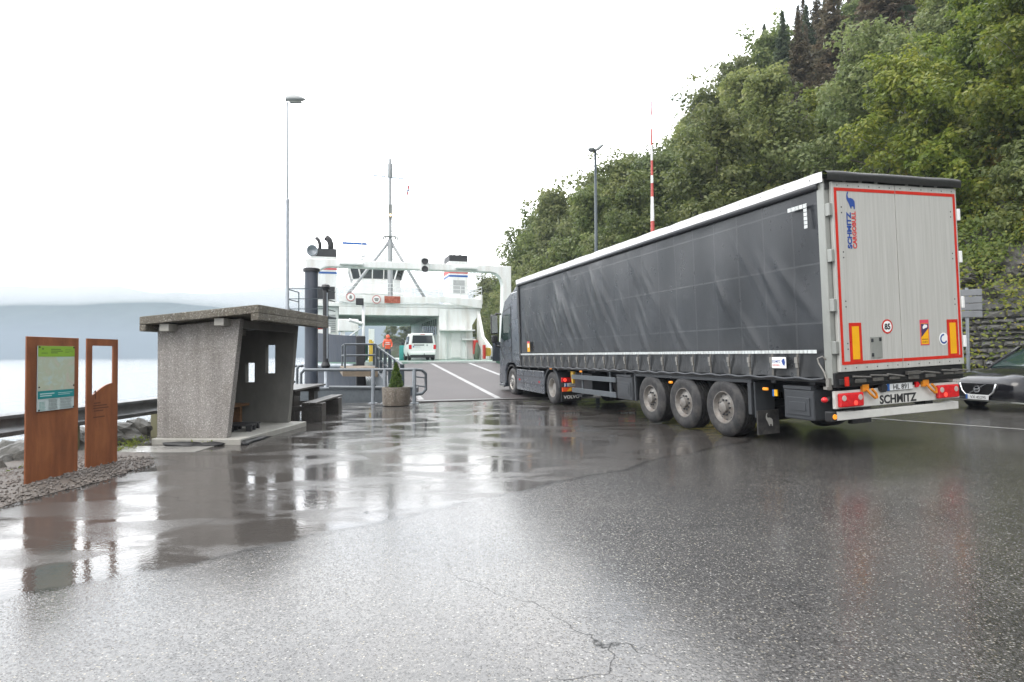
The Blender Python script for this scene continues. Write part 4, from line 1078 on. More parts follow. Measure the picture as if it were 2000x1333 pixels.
# grime rising from the hem
gr_ = N(t, 'ShaderNodeMapRange'); gr_.inputs[1].default_value = 1.9; gr_.inputs[2].default_value = 1.1; gr_.inputs[3].default_value = 0; gr_.inputs[4].default_value = .45; L(sp.outputs[2], gr_.inputs[0])
n3 = N(t, 'ShaderNodeTexNoise', Scale=3.0, Detail=8.0, Roughness=0.7); L(tc.outputs['Object'], n3.inputs['Vector'])
gm = N(t, 'ShaderNodeMath', operation='MULTIPLY'); L(gr_.outputs[0], gm.inputs[0]); L(n3.outputs[0], gm.inputs[1])
mg = N(t, 'ShaderNodeMix', data_type='RGBA'); mg.inputs[7].default_value = (.10, .095, .085, 1); L(gm.outputs[0], mg.inputs[0]); L(mx.outputs[2], mg.inputs[6]); L(mg.outputs[2], b.inputs['Base Color'])
b.inputs['Specular IOR Level'].default_value = .45
rr = N(t, 'ShaderNodeMapRange'); rr.inputs[3].default_value = .20; rr.inputs[4].default_value = .40; L(n3.outputs[0], rr.inputs[0]); L(rr.outputs[0], b.inputs['Roughness'])
hs_ = N(t, 'ShaderNodeMath', operation='MULTIPLY'); hs_.inputs[1].default_value = .3; L(smx.outputs[0], hs_.inputs[0])
nb_ = N(t, 'ShaderNodeTexNoise', Scale=60.0, Detail=2.0); L(tc.outputs['Object'], nb_.inputs['Vector'])
ha = N(t, 'ShaderNodeMath', operation='MULTIPLY_ADD'); ha.inputs[1].default_value = .15; L(nb_.outputs[0], ha.inputs[0]); L(hs_.outputs[0], ha.inputs[2])
bp = N(t, 'ShaderNodeBump', Strength=1.0, Distance=.006); L(ha.outputs[0], bp.inputs['Height']); L(bp.outputs[0], b.inputs['Normal'])
curtain_m = m
rc = random.Random(8)
FOLDS = []
for (yc, zc, n_, amp) in [(8.6, 2.75, 9, .020), (7.0, 2.6, 6, .013), (10.6, 2.4, 6, .014), (5.2, 2.9, 5, .010), (3.0, 2.3, 5, .012), (1.2, 2.2, 5, .016), (9.3, 2.0, 7, .016), (6.2, 2.0, 5, .010), (11.8, 2.5, 4, .010)]:
    for _ in range(n_):
        FOLDS.append((yc + rc.gauss(0, .75), zc + rc.gauss(0, .38), rc.uniform(.35, .85), rc.uniform(.045, .11), R(rc.uniform(-64, -50)), 1.05 * amp * rc.uniform(.5, 1.3)))
def wrinkle(y, z):
    d = 0.0
    for (yc, zc, ln, wd, an, am) in FOLDS:
        dy, dz = y - yc, z - zc
        if abs(dy) > 1.6 or abs(dz) > 1.3: continue
        # folds run down towards the rear
        a = -dy * math.cos(an) + dz * math.sin(an); c = dy * math.sin(an) + dz * math.cos(an)
        a = dy * math.cos(-an) + dz * math.sin(-an); c = -dy * math.sin(-an) + dz * math.cos(-an)
        d += am * math.exp(-(a / ln) ** 2 * 1.6) * math.exp(-(c / wd) ** 2) * 1.2
    d += .018 * noise.noise(Vector((y * .5, z * .8, 2.2))) + .006 * noise.noise(Vector((y * 1.7, z * 1.2, 6.2)))
    d -= .03 * math.exp(-((z - 2.6) / .9) ** 2) * (.5 + .5 * math.sin(y * 5.1))
    return d * min(1, (z - 1.2) / .3) * min(1, (3.92 - z) / .2)
def hem(y, z):
    q = max(0, 1 - (z - 1.12) / .34)
    return .03 * q * (.5 + .5 * math.cos((y - .6) * 2 * math.pi / .52)) + .012 * q * noise.noise(Vector((y * 2.2, z * 4, 1)))
def curtain(side):
    mb = MB()
    def P(u, v):
        y = .14 + (TL - .22) * u; z = 1.12 + (3.86 - 1.12) * v
        zz = z - (.012 * math.cos((y - .6) * 2 * math.pi / .52) if v == 0 else 0)
        return (side * (HX - .005 + (wrinkle(y, z) + hem(y, z) if side < 0 else 0)), y, zz)
    mb.grid(P, 300 if side < 0 else 4, 60 if side < 0 else 2)
    return tp('curtain', mb, curtain_m, smooth=True)
cl = curtain(-1); curtain(1)
trim_black = mat('trim_black', (.014, .014, .015), .4)
alu = mat('aluminium', (.30, .31, .29), .4, .35, var=.1, dirt=(.2, .2, .18), dirt_amt=.5, stretch=(1, 1, .3))
# roof: white rail, canvas top
mb = MB(); mb.grid(lambda u, v: (-HX - .045 + (.02 * noise.noise(Vector((u * 30, 0, 1)))) * v, -.02 + (TL + .06) * u, 3.90 + .145 * v + .012 * noise.noise(Vector((u * 22, v, 3)))), 80, 2)
mb.grid(lambda u, v: (-HX - .045 + .10 * v, -.02 + (TL + .06) * u, 4.045 + .012 * noise.noise(Vector((u * 22, 1, 3))) + .03 * v), 80, 2)
tp('roof_rail', mb, mat('roof_white', (.80, .81, .81), .35, var=.04), smooth=True, auto=40)
mb = MB()
for k in range(27): mb.disc((-HX - .05, .2 + k * .5, 3.97), .011, 'x', 8)
tp('rail_rivet', mb, dark_steel)
mb = MB(); mb.tube([(-HX - .02, .1, 3.865), (-HX - .02, TL - .05, 3.865)], .05, 10); tp('curtain_roller', mb, plastic_grey, smooth=True)
mb = MB(); mb.grid(lambda u, v: (-HX + .06 + (2 * HX - .12) * u, .05 + (TL - .1) * v, 4.04 + .03 * math.sin(math.pi * u)), 8, 20); tp('roof_canvas', mb, MATS['roof_white'], smooth=True)
mb = MB(); mb.box(-HX + .01, HX - .01, .1, TL - .1, 3.84, 3.95); tp('roof_frame', mb, dark_steel)
mb = MB()
def rc_(u, v):
    x = -HX - .05 + (2 * HX + .10) * u
    a = v * math.pi * .62
    return (x, -.10 + .13 * (1 - math.cos(a)) * 1.0 - .06 * math.sin(a) * 1.0, 3.95 + .105 * math.sin(a) - .03 * (u - .5) ** 2 + .014 * noise.noise(Vector((u * 5, v * 2, 4))) - (.04 if v == 0 else 0))
mb.grid(rc_, 30, 8); tp('rear_roof_cover', mb, mat('black_tarp', (.02, .02, .021), .38, bump=.004, bscale=15), smooth=True)
mb = MB()
mb.box(-HX, HX, -.02, .06, 3.80, 3.96); mb.box(-HX, HX, TL - .04, TL + .05, 1.2, 4.0)
tp('frame_header', mb, trim_black)
# corner posts with hinge strips
for s in (-1, 1):
    mb = MB(); mb.box(min(s * (HX - .10), s * (HX + .01)), max(s * (HX - .10), s * (HX + .01)), .0, .13, 1.02, 3.95)
    tp('corner_post', mb, alu, bevel=.01)
mb = MB(); mb.box(-HX - .02, -HX + .05, TL - .10, TL + .06, 1.1, 4.0); tp('front_post', mb, trim_black); tp('front_post', MB().box(HX - .05, HX + .02, TL - .10, TL + .06, 1.1, 4.0), trim_black)
# doors
m, t, b = nt('door_panel'); L = t.links.new
tc = N(t, 'ShaderNodeTexCoord'); sp = N(t, 'ShaderNodeSeparateXYZ'); L(tc.outputs['Object'], sp.inputs[0])
a = N(t, 'ShaderNodeMath', operation='MULTIPLY'); a.inputs[1].default_value = 1 / .03; L(sp.outputs[0], a.inputs[0])
f = N(t, 'ShaderNodeMath', operation='FRACT'); L(a.outputs[0], f.inputs[0]); pp = N(t, 'ShaderNodeMath', operation='PINGPONG'); pp.inputs[1].default_value = .5; L(f.outputs[0], pp.inputs[0])
mp = N(t, 'ShaderNodeMapping'); mp.inputs['Scale'].default_value = (14, 1, .35); L(tc.outputs['Object'], mp.inputs[0])
n1 = N(t, 'ShaderNodeTexNoise', Scale=1.6, Detail=6.0, Roughness=0.7); L(mp.outputs[0], n1.inputs['Vector'])
cr = N(t, 'ShaderNodeValToRGB'); e = cr.color_ramp.elements; e[0].position = .3; e[0].color = (.37, .37, .345, 1); e[1].position = .65; e[1].color = (.47, .47, .445, 1); L(n1.outputs[0], cr.inputs[0]); L(cr.outputs[0], b.inputs['Base Color'])
b.inputs['Roughness'].default_value = .38
bp = N(t, 'ShaderNodeBump', Strength=.5, Distance=.004); L(pp.outputs[0], bp.inputs['Height']); L(bp.outputs[0], b.inputs['Normal'])
door_m = m
tape_red = mat('tape_red', (.56, .022, .012), .3, var=.12, scale=10, dirt=(.3, .03, .02), dirt_amt=.5, dscale=8)
tape_yellow = mat('tape_yellow', (.80, .40, .01), .35, var=.08)
tape_white = mat('tape_white', (.62, .66, .66), .35, var=.2, scale=12, dirt=(.35, .33, .3), dirt_amt=.6, dscale=4)
ZB, ZD = 1.20, 3.90
doors = []
for s, (xa, xb) in (( -1, (-HX + .075, -.006)), (1, (.006, HX - .005))):
    d = tp('rear_door', MB().box(xa, xb, -.06, -.005, ZB, ZD), door_m, bevel=.008); doors.append(d)
    mb = MB()
    za, zb_ = ZB + .10, ZD - .13; w = .046
    xo, xi = (xa + .035, xb) if s < 0 else (xb - .035, xa)
    mb.box(min(xo, xi), max(xo, xi), -.0635, -.0615, za, za + w); mb.box(min(xo, xi), max(xo, xi), -.0635, -.0615, zb_, zb_ + w)
    lo, hi = (xo, xo + w) if s < 0 else (xo - w, xo)
    mb.box(lo, hi, -.0635, -.0615, za + w + .001, zb_ - .001)
    tp('red_tape', mb, tape_red, parent=d)
    mb = MB()
    for z in (1.55, 2.15, 2.85, 3.5):
        hx = xa - .075 if s < 0 else xb + .002
        mb.box(hx, hx + .055, -.075, .03, z - .09, z + .09)
    tp('hinge', mb, white_clean if s > 0 else alu, parent=d, bevel=.008)
    mb = MB()
    for k in range(6):
        x = xa + .1 + k * (xb - xa - .2) / 5
        for z in (ZB + .05, ZD - .05): mb.disc((x, -.0615, z), .011, 'y', 8)
    for z in (1.52, 1.60, 2.12, 2.2, 2.82, 2.9, 3.46, 3.54): mb.disc((xa + .16 if s < 0 else xb - .14, -.0618, z), .012, 'y', 8)
    tp('rivet', mb, dark_steel, parent=d)
    mb = MB(); px0 = xa + .19 if s < 0 else xb - .34
    mb.box(px0, px0 + .23, -.067, -.0645, ZB + .12, ZB + .69); wp = tp('warning_plate', mb, tape_red, parent=d)
    tp('plate_field', MB().box(px0 + .05, px0 + .18, -.0695, -.0675, ZB + .17, ZB + .64), tape_yellow, parent=d)
    mb = MB()
    for k in range(3): mb.box((xa + .2 + .3 * k) , (xa + .2 + .3 * k) + .05, -.075, -.0615, ZD + .0, ZD + .07)
    tp('cover_clip', mb, alu, parent=d)
dl, dr = doors
mb = MB(); mb.box(-.62, -.40, -.072, -.0615, 1.37, 1.68); o = tp('document_flap', mb, alu, parent=dl, bevel=.006)
mb = MB()
for x, z in ((-.595, 1.42), (-.595, 1.63), (-.44, 1.64)): mb.box(x - .02, x + .02, -.078, -.0725, z - .025, z + .025)
tp('flap_catch', mb, dark_steel, parent=dl)
# speed disc
yD = -.0615
ring_ = MB().lathe([(0, yD), (.105, yD), (.105, yD - .003), (0, yD - .003)], 28, 'y', (-.28, 0, 1.82)); tp('speed_disc', ring_, tape_red, parent=dl)
tp('disc_face', MB().lathe([(0, yD - .0045), (.082, yD - .0045), (.082, yD - .0035)], 28, 'y', (-.28, 0, 1.82)), white_clean, parent=dl)
ink = mat('ink_black', (.02, .02, .022), .4)
logo_blue = mat('logo_blue', (.018, .06, .26), .4); logo_red = mat('logo_red', (.52, .03, .03), .4)
text('numerals', '85', .115, ink, dl, M_back(-.28, yD - .005, 1.78), bold=.004, align='CENTER')
# lettering running up the left door
text('lettering', 'SCHMITZ', .108, logo_blue, dl, M_back(-.875, yD - .001, 2.95, 90), bold=.0045, sx=1.14)
text('lettering', 'CARGOBULL', .100, logo_red, dl, M_back(-.785, yD - .001, 2.95, 90), bold=.003, sx=.92)
def emblem(mb, cx, cz, s, y):   # elephant with raised trunk, facing up-left
    body = [(-.02, -.12), (.02, -.20), (.05, -.20), (.06, -.12), (.14, -.12), (.15, -.21), (.20, -.21), (.21, -.08), (.20, .06), (.13, .14), (.02, .17), (-.05, .16), (-.09, .20), (-.10, .28), (-.06, .36), (-.08, .385), (-.13, .33), (-.155, .22), (-.15, .12), (-.10, .04), (-.06, -.02)]
    mb.prism([(cx + p * s, cz + q * s) for p, q in body], 'y', y - .0015, y)
mb = MB(); emblem(mb, -.875, 3.605, .42, yD - .001); tp('elephant_emblem', mb, logo_blue, parent=dl)
# stickers on the right door
tp('sticker', MB().box(.37, .55, yD - .003, yD, 1.52, 1.90), mat('sticker_red', (.6, .06, .1), .4), parent=dr)
tp('sticker_field', MB().box(.385, .535, yD - .0045, yD - .0035, 1.535, 1.845), tape_yellow, parent=dr)
mb = MB(); mb.prism([(.387, 1.64), (.533, 1.77), (.533, 1.84), (.387, 1.84)], 'y', yD - .0062, yD - .0055); tp('sticker_print', mb, mat('print_purple', (.06, .03, .10), .4), parent=dr)
mb = MB(); mb.prism([(.425, 1.76), (.51, 1.785), (.51, 1.82), (.45, 1.83), (.415, 1.79)], 'y', yD - .0075, yD - .0068); tp('sticker_truck', mb, white_clean, parent=dr)
text('lettering', 'ANGLES', .034, ink, dr, M_back(.46, yD - .005, 1.595), align='CENTER', ext=.0004); text('lettering', 'MORTS', .034, ink, dr, M_back(.46, yD - .005, 1.555), align='CENTER', ext=.0004)
tp('round_sticker', MB().lathe([(0, yD), (.095, yD), (.095, yD - .003), (0, yD - .003)], 26, 'y', (.85, 0, 1.60)), white_clean, parent=dr)
mb = MB(); n_ = 20
arc = [(.85 + .075 * math.cos(R(80 + 250 * k / n_)), 1.60 + .075 * math.sin(R(80 + 250 * k / n_))) for k in range(n_ + 1)]; arc2 = [(.85 + .05 * math.cos(R(80 + 250 * k / n_)), 1.60 + .05 * math.sin(R(80 + 250 * k / n_))) for k in range(n_, -1, -1)]
mb.prism(arc + arc2, 'y', yD - .0045, yD - .0035); tp('ring_print', mb, logo_blue, parent=dr)
# sill with latches
mb = MB(); mb.box(-HX, HX, -.03, .10, .98, 1.19); mb.box(-HX + .06, HX - .1, -.06, -.03, 1.02, 1.10); tp('rear_sill', mb, trim_black, bevel=.008)
mb = MB(); rl_ = random.Random(3)
for x in (-.95, -.62, -.3, .08, .42, .8, 1.02):
    mb.box(x, x + .2, -.085, -.061, 1.03 + rl_.uniform(0, .03), 1.09); mb.tube([(x - .05, -.08, 1.13), (x + .28, -.085, 1.10 + rl_.uniform(-.02, .03))], .016, 6)
mb.box(.03, .28, -.11, -.061, 1.10, 1.15)
tp('door_latch', mb, mat('latch_steel', (.14, .135, .125), .45, .5, var=.3, scale=12), bevel=.004)
tp('red_reflector', MB().box(-1.13, -1.06, -.072, -.0601, 1.0, 1.13), tape_red)
# lamp panel
bumper_white = mat('bumper_white', (.60, .60, .57), .4, var=.06, dirt=(.30, .29, .25), dirt_amt=.5, dscale=3)
bp_ = tp('lamp_panel', MB().box(-HX + .02, HX - .06, .0, .05, .68, .93), bumper_white, bevel=.006)
mb = MB(); mb.box(HX - .2, HX - .04, -.01, .04, .94, 1.06); tp('panel_corner', mb, bumper_white, parent=bp_)
lens_red = mat('lens_red_bright', (.55, .015, .02), .15, var=.25, scale=20, emit=(1, .03, .02), estr=.02); lens_clear = mat('lens_clear', (.42, .36, .33), .15)
m_, t_, b_ = nt('brake_glow'); b_.inputs['Base Color'].default_value = (.9, .05, .03, 1); b_.inputs['Emission Color'].default_value = (1, .06, .04, 1); b_.inputs['Emission Strength'].default_value = .9
for s, xa in ((-1, -1.22), (1, .70)):
    lp = tp('tail_lamp', MB().box(xa, xa + .44, -.06, -.001, .70, .90), lens_red, bevel=.02)
    for q in ((.07, .37) if s < 0 else (.07, .37)): tp('clear_lens', MB().lathe([(0, -.064), (.038, -.064), (.042, -.0595)], 16, 'y', (xa + q, 0, .83)), lens_clear, parent=lp)
    tp('lit_lamp', MB().lathe([(0, -.064), (.032, -.064), (.035, -.0595)], 14, 'y', (xa + (.28 if s < 0 else .14), 0, .755)), m_, parent=lp)
orange = mat('orange_paint', (.62, .22, .015), .45, var=.1)
for x in (-.72, .47):
    mb = MB(); mb.box(x - .06, x + .06, -.04, -.001, .90, 1.0); mb.tube([(x + .0, -.05, .93), (x + .05, -.07, .86), (x + .13, -.07, .80), (x + .18, -.06, .80), (x + .17, -.06, .86), (x + .09, -.06, .93)], .018, 8)
    tp('rope_hook', mb, orange)
pt = tp('number_plate', MB().box(-.30, .22, -.02, -.001, .875, .985), mat('plate_white', (.66, .68, .68), .35), bevel=.004)
tp('plate_band', MB().box(-.295, -.24, -.0225, -.0205, .88, .98), blue_paint, parent=pt)
mb = MB()
for z in (.877, .979): mb.box(-.30, .22, -.0222, -.0205, z, z + .005)
tp('plate_edge', mb, ink, parent=pt)
text('plate_characters', 'HL 891', .105, ink, pt, M_back(-.01, -.0215, .893), align='CENTER', bold=.001, sx=1.05)
text('lettering', 'SCHMITZ', .17, ink, bp_, M_back(-.06, -.001, .70), align='CENTER', bold=.006, sx=1.02)
tp('socket', MB().lathe([(0, -.06), (.06, -.06), (.065, -.001)], 18, 'y', (-.385, 0, .93)), black_paint, parent=bp_, smooth=True, auto=40)
mb = MB(); mb.prism([(.28, .90), (.28, .98), (.32, .98), (.36, .94), (.32, .90)], 'y', -.03, -.001); tp('plate_lamp', mb, lens_red, parent=bp_)
ub = tp('underrun_bar', MB().box(-HX + .04, HX - .06, .02, .14, .51, .625), bumper_white, bevel=.008)
amber = mat('amber_lens', (.75, .25, .02), .2, emit=(1, .35, .03), estr=.5)
mb = MB(); mb.box(-HX - .06, -HX + .035, -.01, .12, .50, .65); tp('rubber_end', mb, trim_black, parent=ub, bevel=.015)
tp('marker_lamp', MB().lathe([(0, -.02), (.035, -.02), (.038, -.0105)], 12, 'y', (-HX - .012, 0, .575)), amber, parent=ub)
mb = MB()
for x in (-.85, .55): mb.box(x, x + .16, .05, .12, .626, .679); mb.bar((x + .08, .1, .6), (x + .08, .9, .98), .09)
tp('underrun_bracket', mb, trim_black)
mb = MB(); mb.tube([(-HX + .02, .1, .83), (-HX - .09, .05, .82), (-HX - .13, .04, .82)], .03, 8); tp('outline_lamp_arm', mb, trim_black)
tp('outline_lamp', MB().blob((-HX - .14, .03, .82), .05, .04, .04, 1, .1), lens_red, smooth=True)
# chassis and running gear
mb = MB()
for s in (-1, 1):
    mb.box(s * .48 - .07, s * .48 + .07, .1, 12.2, .78, 1.10)
for k in range(16): mb.box(-1.2, 1.2, .4 + k * .8, .5 + k * .8, 1.0, 1.10)
mb.box(-HX + .01, HX - .01, .05, TL, 1.10, 1.19)
mb.box(-1.0, 1.0, 8.2, 9.3, .42, .95)
tp('chassis', mb, dark_steel)
mb = MB(); mb.box(-HX + .01, -HX + .07, .15, TL - .1, 1.05, 1.14); tp('side_rail', mb, trim_black)
tp('reflective_strip', MB().grid(lambda u, v: (-HX - .048 - .004 * math.sin(u * 77), .22 + (TL - .4) * u, 1.475 + .05 * v), 90, 1), tape_white)
# cells of the reflective strip
mb = MB()
for k in range(160): mb.box(-HX - .058, -HX - .0535, .3 + k * .08, .304 + k * .08, 1.475, 1.525)
tp('strip_grid', mb, MATS['vent_grey'])
mb = MB()
for k in range(5): mb.box(-HX - .062, -HX - .055, .27 + k * .075, .335 + k * .075, 3.60, 3.66)
for k in range(5): mb.box(-HX - .062, -HX - .055, .27, .33, 3.30 + k * .06, 3.35 + k * .06)
tp('corner_marking', mb, tape_white)
strap_m = mat('strap_web', (.10, .095, .085), .7, var=.3, scale=12)
buckle_m = mat('buckle_steel', (.26, .25, .23), .4, .5, var=.2)
for k in range(25):
    y = .6 + k * .52 - (.06 if k == 9 else 0)
    if y > TL - .1: break
    mb = MB(); mb.box(-HX - .045, -HX - .038, y - .022, y + .022, 1.12, 1.47); s_ = tp('strap', mb, strap_m)
    mb = MB(); mb.box(-HX - .075, -HX - .046, y - .03, y + .03, 1.33, 1.42); mb.box(-HX - .065, -HX - .046, y - .022, y + .022, 1.26, 1.325); tp('buckle', mb, buckle_m, parent=s_)
mb = MB(); mb.tube([(-HX - .06, TL * u, 1.10 + .012 * math.cos((TL * u - .6) * 12.08)) for u in [i / 120 for i in range(1, 120)]], .02, 6); tp('hem_rod', mb, MATS['plastic_grey'], smooth=True)
# small sign on the curtain, warning sticker at the front
sg = tp('curtain_sign', MB().box(-HX - .075, -HX - .062, .80, 1.10, 1.245, 1.42), white_clean, bevel=.01)
text('lettering', 'SCHMITZ', .052, logo_blue, sg, M_left(-HX - .0755, 1.085, 1.335), bold=.001, ext=.0005, sx=.8)
text('lettering', 'CARGOBULL', .034, logo_red, sg, M_left(-HX - .0755, 1.085, 1.285), bold=.0005, ext=.0005, sx=.8)
mb = MB(); mb.prism([(.815, 1.34), (.83, 1.40), (.87, 1.385), (.89, 1.36), (.86, 1.30), (.83, 1.29)], 'x', -HX - .0768, -HX - .0755); tp('elephant_emblem', mb, logo_blue, parent=sg)
st = tp('side_sticker', MB().box(-HX - .066, -HX - .06, 11.95, 12.18, 1.58, 1.92), tape_yellow)
tp('sticker_print', MB().box(-HX - .0672, -HX - .0665, 12.0, 12.13, 1.72, 1.84), white_clean, parent=st); tp('sticker_edge', MB().box(-HX - .0672, -HX - .0665, 11.95, 12.18, 1.86, 1.92), MATS['sticker_red'], parent=st)
rim_silver = mat('rim_silver', (.40, .39, .37), .4, .6, var=.2, scale=8, dirt=(.16, .11, .07), dirt_amt=.7, dscale=5)
rim_rusty = mat('rim_rusty', (.235, .225, .21), .5, .3, var=.25, scale=8, dirt=(.12, .08, .055), dirt_amt=.7, dscale=5)
def wheel(parent, x, y, side, r=.51, w=.36, rim=rim_rusty, convex=True, zc=None, rr_=.29, dual=False):
    W_ = part_empty('wheel', parent, (x, y, r if zc is None else zc))
    s = side
    def tyre(off, nm='tyre'):
        pr = [(rr_, off - w / 2), (rr_ + .06, off - w / 2 - .005), (r - .09, off - w / 2 - .015), (r - .03, off - w / 2 + .012), (r, off - w / 2 + .05)]
        for q in range(1, 5):
            c = off - w / 2 + .05 + (w - .1) * q / 5
            pr += [(r, c - .008), (r - .012, c - .006), (r - .012, c + .006), (r, c + .008)]
        pr += [(r, off + w / 2 - .05), (r - .03, off + w / 2 - .012), (r - .09, off + w / 2 + .015), (rr_ + .06, off + w / 2 + .005), (rr_, off + w / 2)]
        return MB().lathe(pr, 44, 'x')
    o = tyre(0).build('tyre', rubber, W_, smooth=True, auto=35)
    if dual: tyre(-s * (w + .06)).build('tyre', rubber, W_, smooth=True, auto=35)
    f = s * w / 2
    if convex == 'drive':   # deep dish
        pr = [(rr_ + .005, f * 1.0), (rr_ - .02, f * .97), (rr_ - .035, f * .5), (rr_ - .05, f * .1), (.14, f * .05), (.13, f * .5), (.06, f * .55), (0, f * .55)]
    elif convex:
        pr = [(rr_ + .005, f * 1.0), (rr_ - .015, f * 1.0), (rr_ - .03, f * .72), (rr_ - .05, f * .60), (.17, f * .70), (.155, f * .74), (.10, f * .76), (.095, f * 1.1), (.06, f * 1.16), (0, f * 1.16)]
    else:
        pr = [(rr_ + .005, f * 1.0), (rr_ - .015, f * 1.0), (rr_ - .03, f * .8), (rr_ - .06, f * .9), (.15, f * 1.0), (.13, f * 1.02), (.1, f * 1.05), (.08, f * 1.2), (0, f * 1.22)]
    MB().lathe(pr, 32, 'x').build('rim', rim, W_, smooth=True, auto=30)
    mb = MB()
    for k in range(10):
        a = 2 * math.pi * k / 10
        ff = f * (.70 if convex is True else (.05 if convex == 'drive' else 1.0)); ly = .135 * math.cos(a); lz = .135 * math.sin(a)
        mb.tube([(ff, ly, lz), (ff + s * .035, ly, lz)], .017, 6)
        if convex is True:
            hy, hz = .205 * math.cos(a + .3), .205 * math.sin(a + .3)
            mb.lathe([(0, f * .635 + s * .001), (.026, f * .640 + s * .001)], 10, 'x', (0, hy, hz))
    mb.build('wheel_nut', dark_steel, W_)
    return W_
for y in (2.45, 3.66, 4.87):
    for s in (-1, 1): wheel(trailer, s * (HX - .20), y, s, r=.515, w=.37)
    mb = MB(); mb.tube([(-1.0, y, .515), (1.0, y, .515)], .075, 10); mb.bar((-.5, y, .5), (-.5, y + .5, .78), .1); mb.bar((.5, y, .5), (.5, y + .5, .78), .1); tp('axle', mb, dark_steel)
mb = MB()
mb.box(-HX + .02, -HX + .07, 1.70, 5.55, .98, 1.045); mb.box(-HX + .02, -HX + .07, 5.49, 5.55, .42, .979); mb.box(-HX + .02, -HX + .07, 1.72, 1.80, .45, .979)
tp('wheel_frame', mb, plastic_grey, bevel=.005)
mb = MB(); mb.box(-1.22, -.82, 1.66, 1.70, .40, 1.0); tp('mudguard', mb, plastic_grey, bevel=.01)
mf = tp('mudflap', MB().box(-1.24, -.80, 1.60, 1.63, .12, .52), rubber)
mb = MB(); emblem(mb, -1.02, .33, .38, 1.597); tp('elephant_emblem', mb, mat('emblem_grey', (.4, .4, .38), .5), parent=mf)
mb = MB(); mb.box(.80, 1.24, 1.60, 1.70, .14, 1.0); tp('mudflap', mb, rubber)
def sidebox(name, y0, y1, z0, z1, dep):
    o = tp(name, MB().box(-HX + .01, -HX + dep, y0, y1, z0, z1), plastic_grey, bevel=.025)
    mb = MB(); e_ = .07
    mb.box(-HX - .004, -HX + .009, y0 + e_, y1 - e_, z0 + e_, z1 - e_ - .05); tp('box_door', mb, plastic_grey, parent=o, bevel=.006)
    mb = MB(); mb.box(-HX - .012, -HX - .005, y0 + 2 * e_, y1 - 2 * e_, z0 + 2 * e_, z1 - 2 * e_ - .05); mb.box(-HX - .01, -HX + .1, y0 + .02, y1 - .02, z1 + .001, z1 + .05); tp('box_lid', mb, plastic_grey, parent=o, bevel=.01)
    return o
sidebox('tool_box', .38, .97, .47, .93, .55)
sidebox('tool_box', 5.62, 6.35, .42, .95, .5)
mb = MB(); mb.box(-HX + .01, -HX + .06, 6.42, 8.95, .80, .92); mb.box(-HX + .01, -HX + .06, 6.42, 8.95, .43, .56)
for y in (6.75, 8.35): mb.box(-HX + .062, -HX + .1, y, y + .07, .40, 1.05)
tp('side_guard', mb, rail_steel, bevel=.006)
mb = MB(); mb.box(-1.0, -.85, 8.75, 8.9, .35, 1.1); mb.box(.85, 1.0, 8.75, 8.9, .35, 1.1); mb.box(-1.1, -.75, 8.65, 9.0, .30, .36); mb.box(.75, 1.1, 8.65, 9.0, .30, .36); tp('landing_leg', mb, dark_steel)
mb = MB(); mb.prism([(8.98, 1.0), (9.2, 1.0), (9.12, .66), (9.04, .66)], 'x', -1.18, -1.12); tp('yellow_bracket', mb, mat('bracket_yellow', (.55, .33, .03), .5))
for y, z in ((4.05, .90), (1.35, .90), (8.3, 1.02), (10.4, 1.06)):
    tp('side_marker_lamp', MB().box(-HX - .02, -HX + .02, y - .05, y + .05, z - .02, z + .025), amber, bevel=.008)
mb = MB(); mb.box(-HX + .0, -HX + .02, 1.10, 1.16, .80, .90); tp('yellow_tag', mb, tape_yellow); mb = MB(); mb.box(-HX + .0, -HX + .02, 1.165, 1.20, .79, .90); tp('blue_tag', mb, blue_paint)
mb = MB(); mb.tube([(-.2, 6.9, .62), (-.2, 8.1, .62)], .24, 14); mb.tube([(.5, 6.9, .62), (.5, 8.1, .62)], .24, 14); tp('air_tank', mb, mat('tank_grey', (.16, .16, .16), .4, .3), smooth=True, auto=40)
mb = MB(); mb.tube([(-HX - .01, .1, 1.38), (-HX - .05, .12, 1.43), (-HX - .06, .2, 1.40), (-HX - .05, .19, 1.33), (-HX - .03, .12, 1.20), (-HX - .02, .08, 1.05)], .012, 6); mb.bar((-HX - .03, .05, .95), (-HX - .03, .05, 1.12), .05); mb.box(-HX - .09, -HX + .0, .02, .09, .96, 1.0); tp('curtain_tensioner', mb, buckle_m)

# ------------------------------------------------------------------ tractor unit
TQ = (TO[0] + 10.52 * fx, TO[1] + 10.52 * fy, 0.03)
tractor = thing('truck_tractor', 'dark grey tractor unit with tall sleeper cab pulling the curtain-sided trailer', 'truck', TQ, (R(.6), R(-1.4), HEAD))
def cp(name, mb, m, parent=None, **k): return mb.build(name, m, parent or tractor, **k)
cab_m = mat('cab_paint', (.055, .065, .080), .28, var=.08, coat=.6, dirt=(.08, .075, .07), dirt_amt=.12)
HW = 1.24
side = [(2.70, 1.05), (2.70, 3.55), (2.95, 3.72), (3.6, 3.70), (4.35, 3.45), (4.72, 2.95), (4.98, 2.05), (5.10, 1.50), (5.10, .42), (4.45, .38), (4.42, .80), (4.28, 1.05), (4.05, 1.18), (3.45, 1.18), (3.2, 1.05)]
cab = cp('cab', MB().prism(side, 'x', -HW, HW), cab_m, bevel=.05)
mb = MB(); mb.prism([(2.75, 3.74), (2.75, 3.98), (3.3, 3.96), (4.0, 3.66), (3.6, 3.72)], 'x', -1.1, 1.1); cp('roof_spoiler', mb, cab_m, bevel=.04)
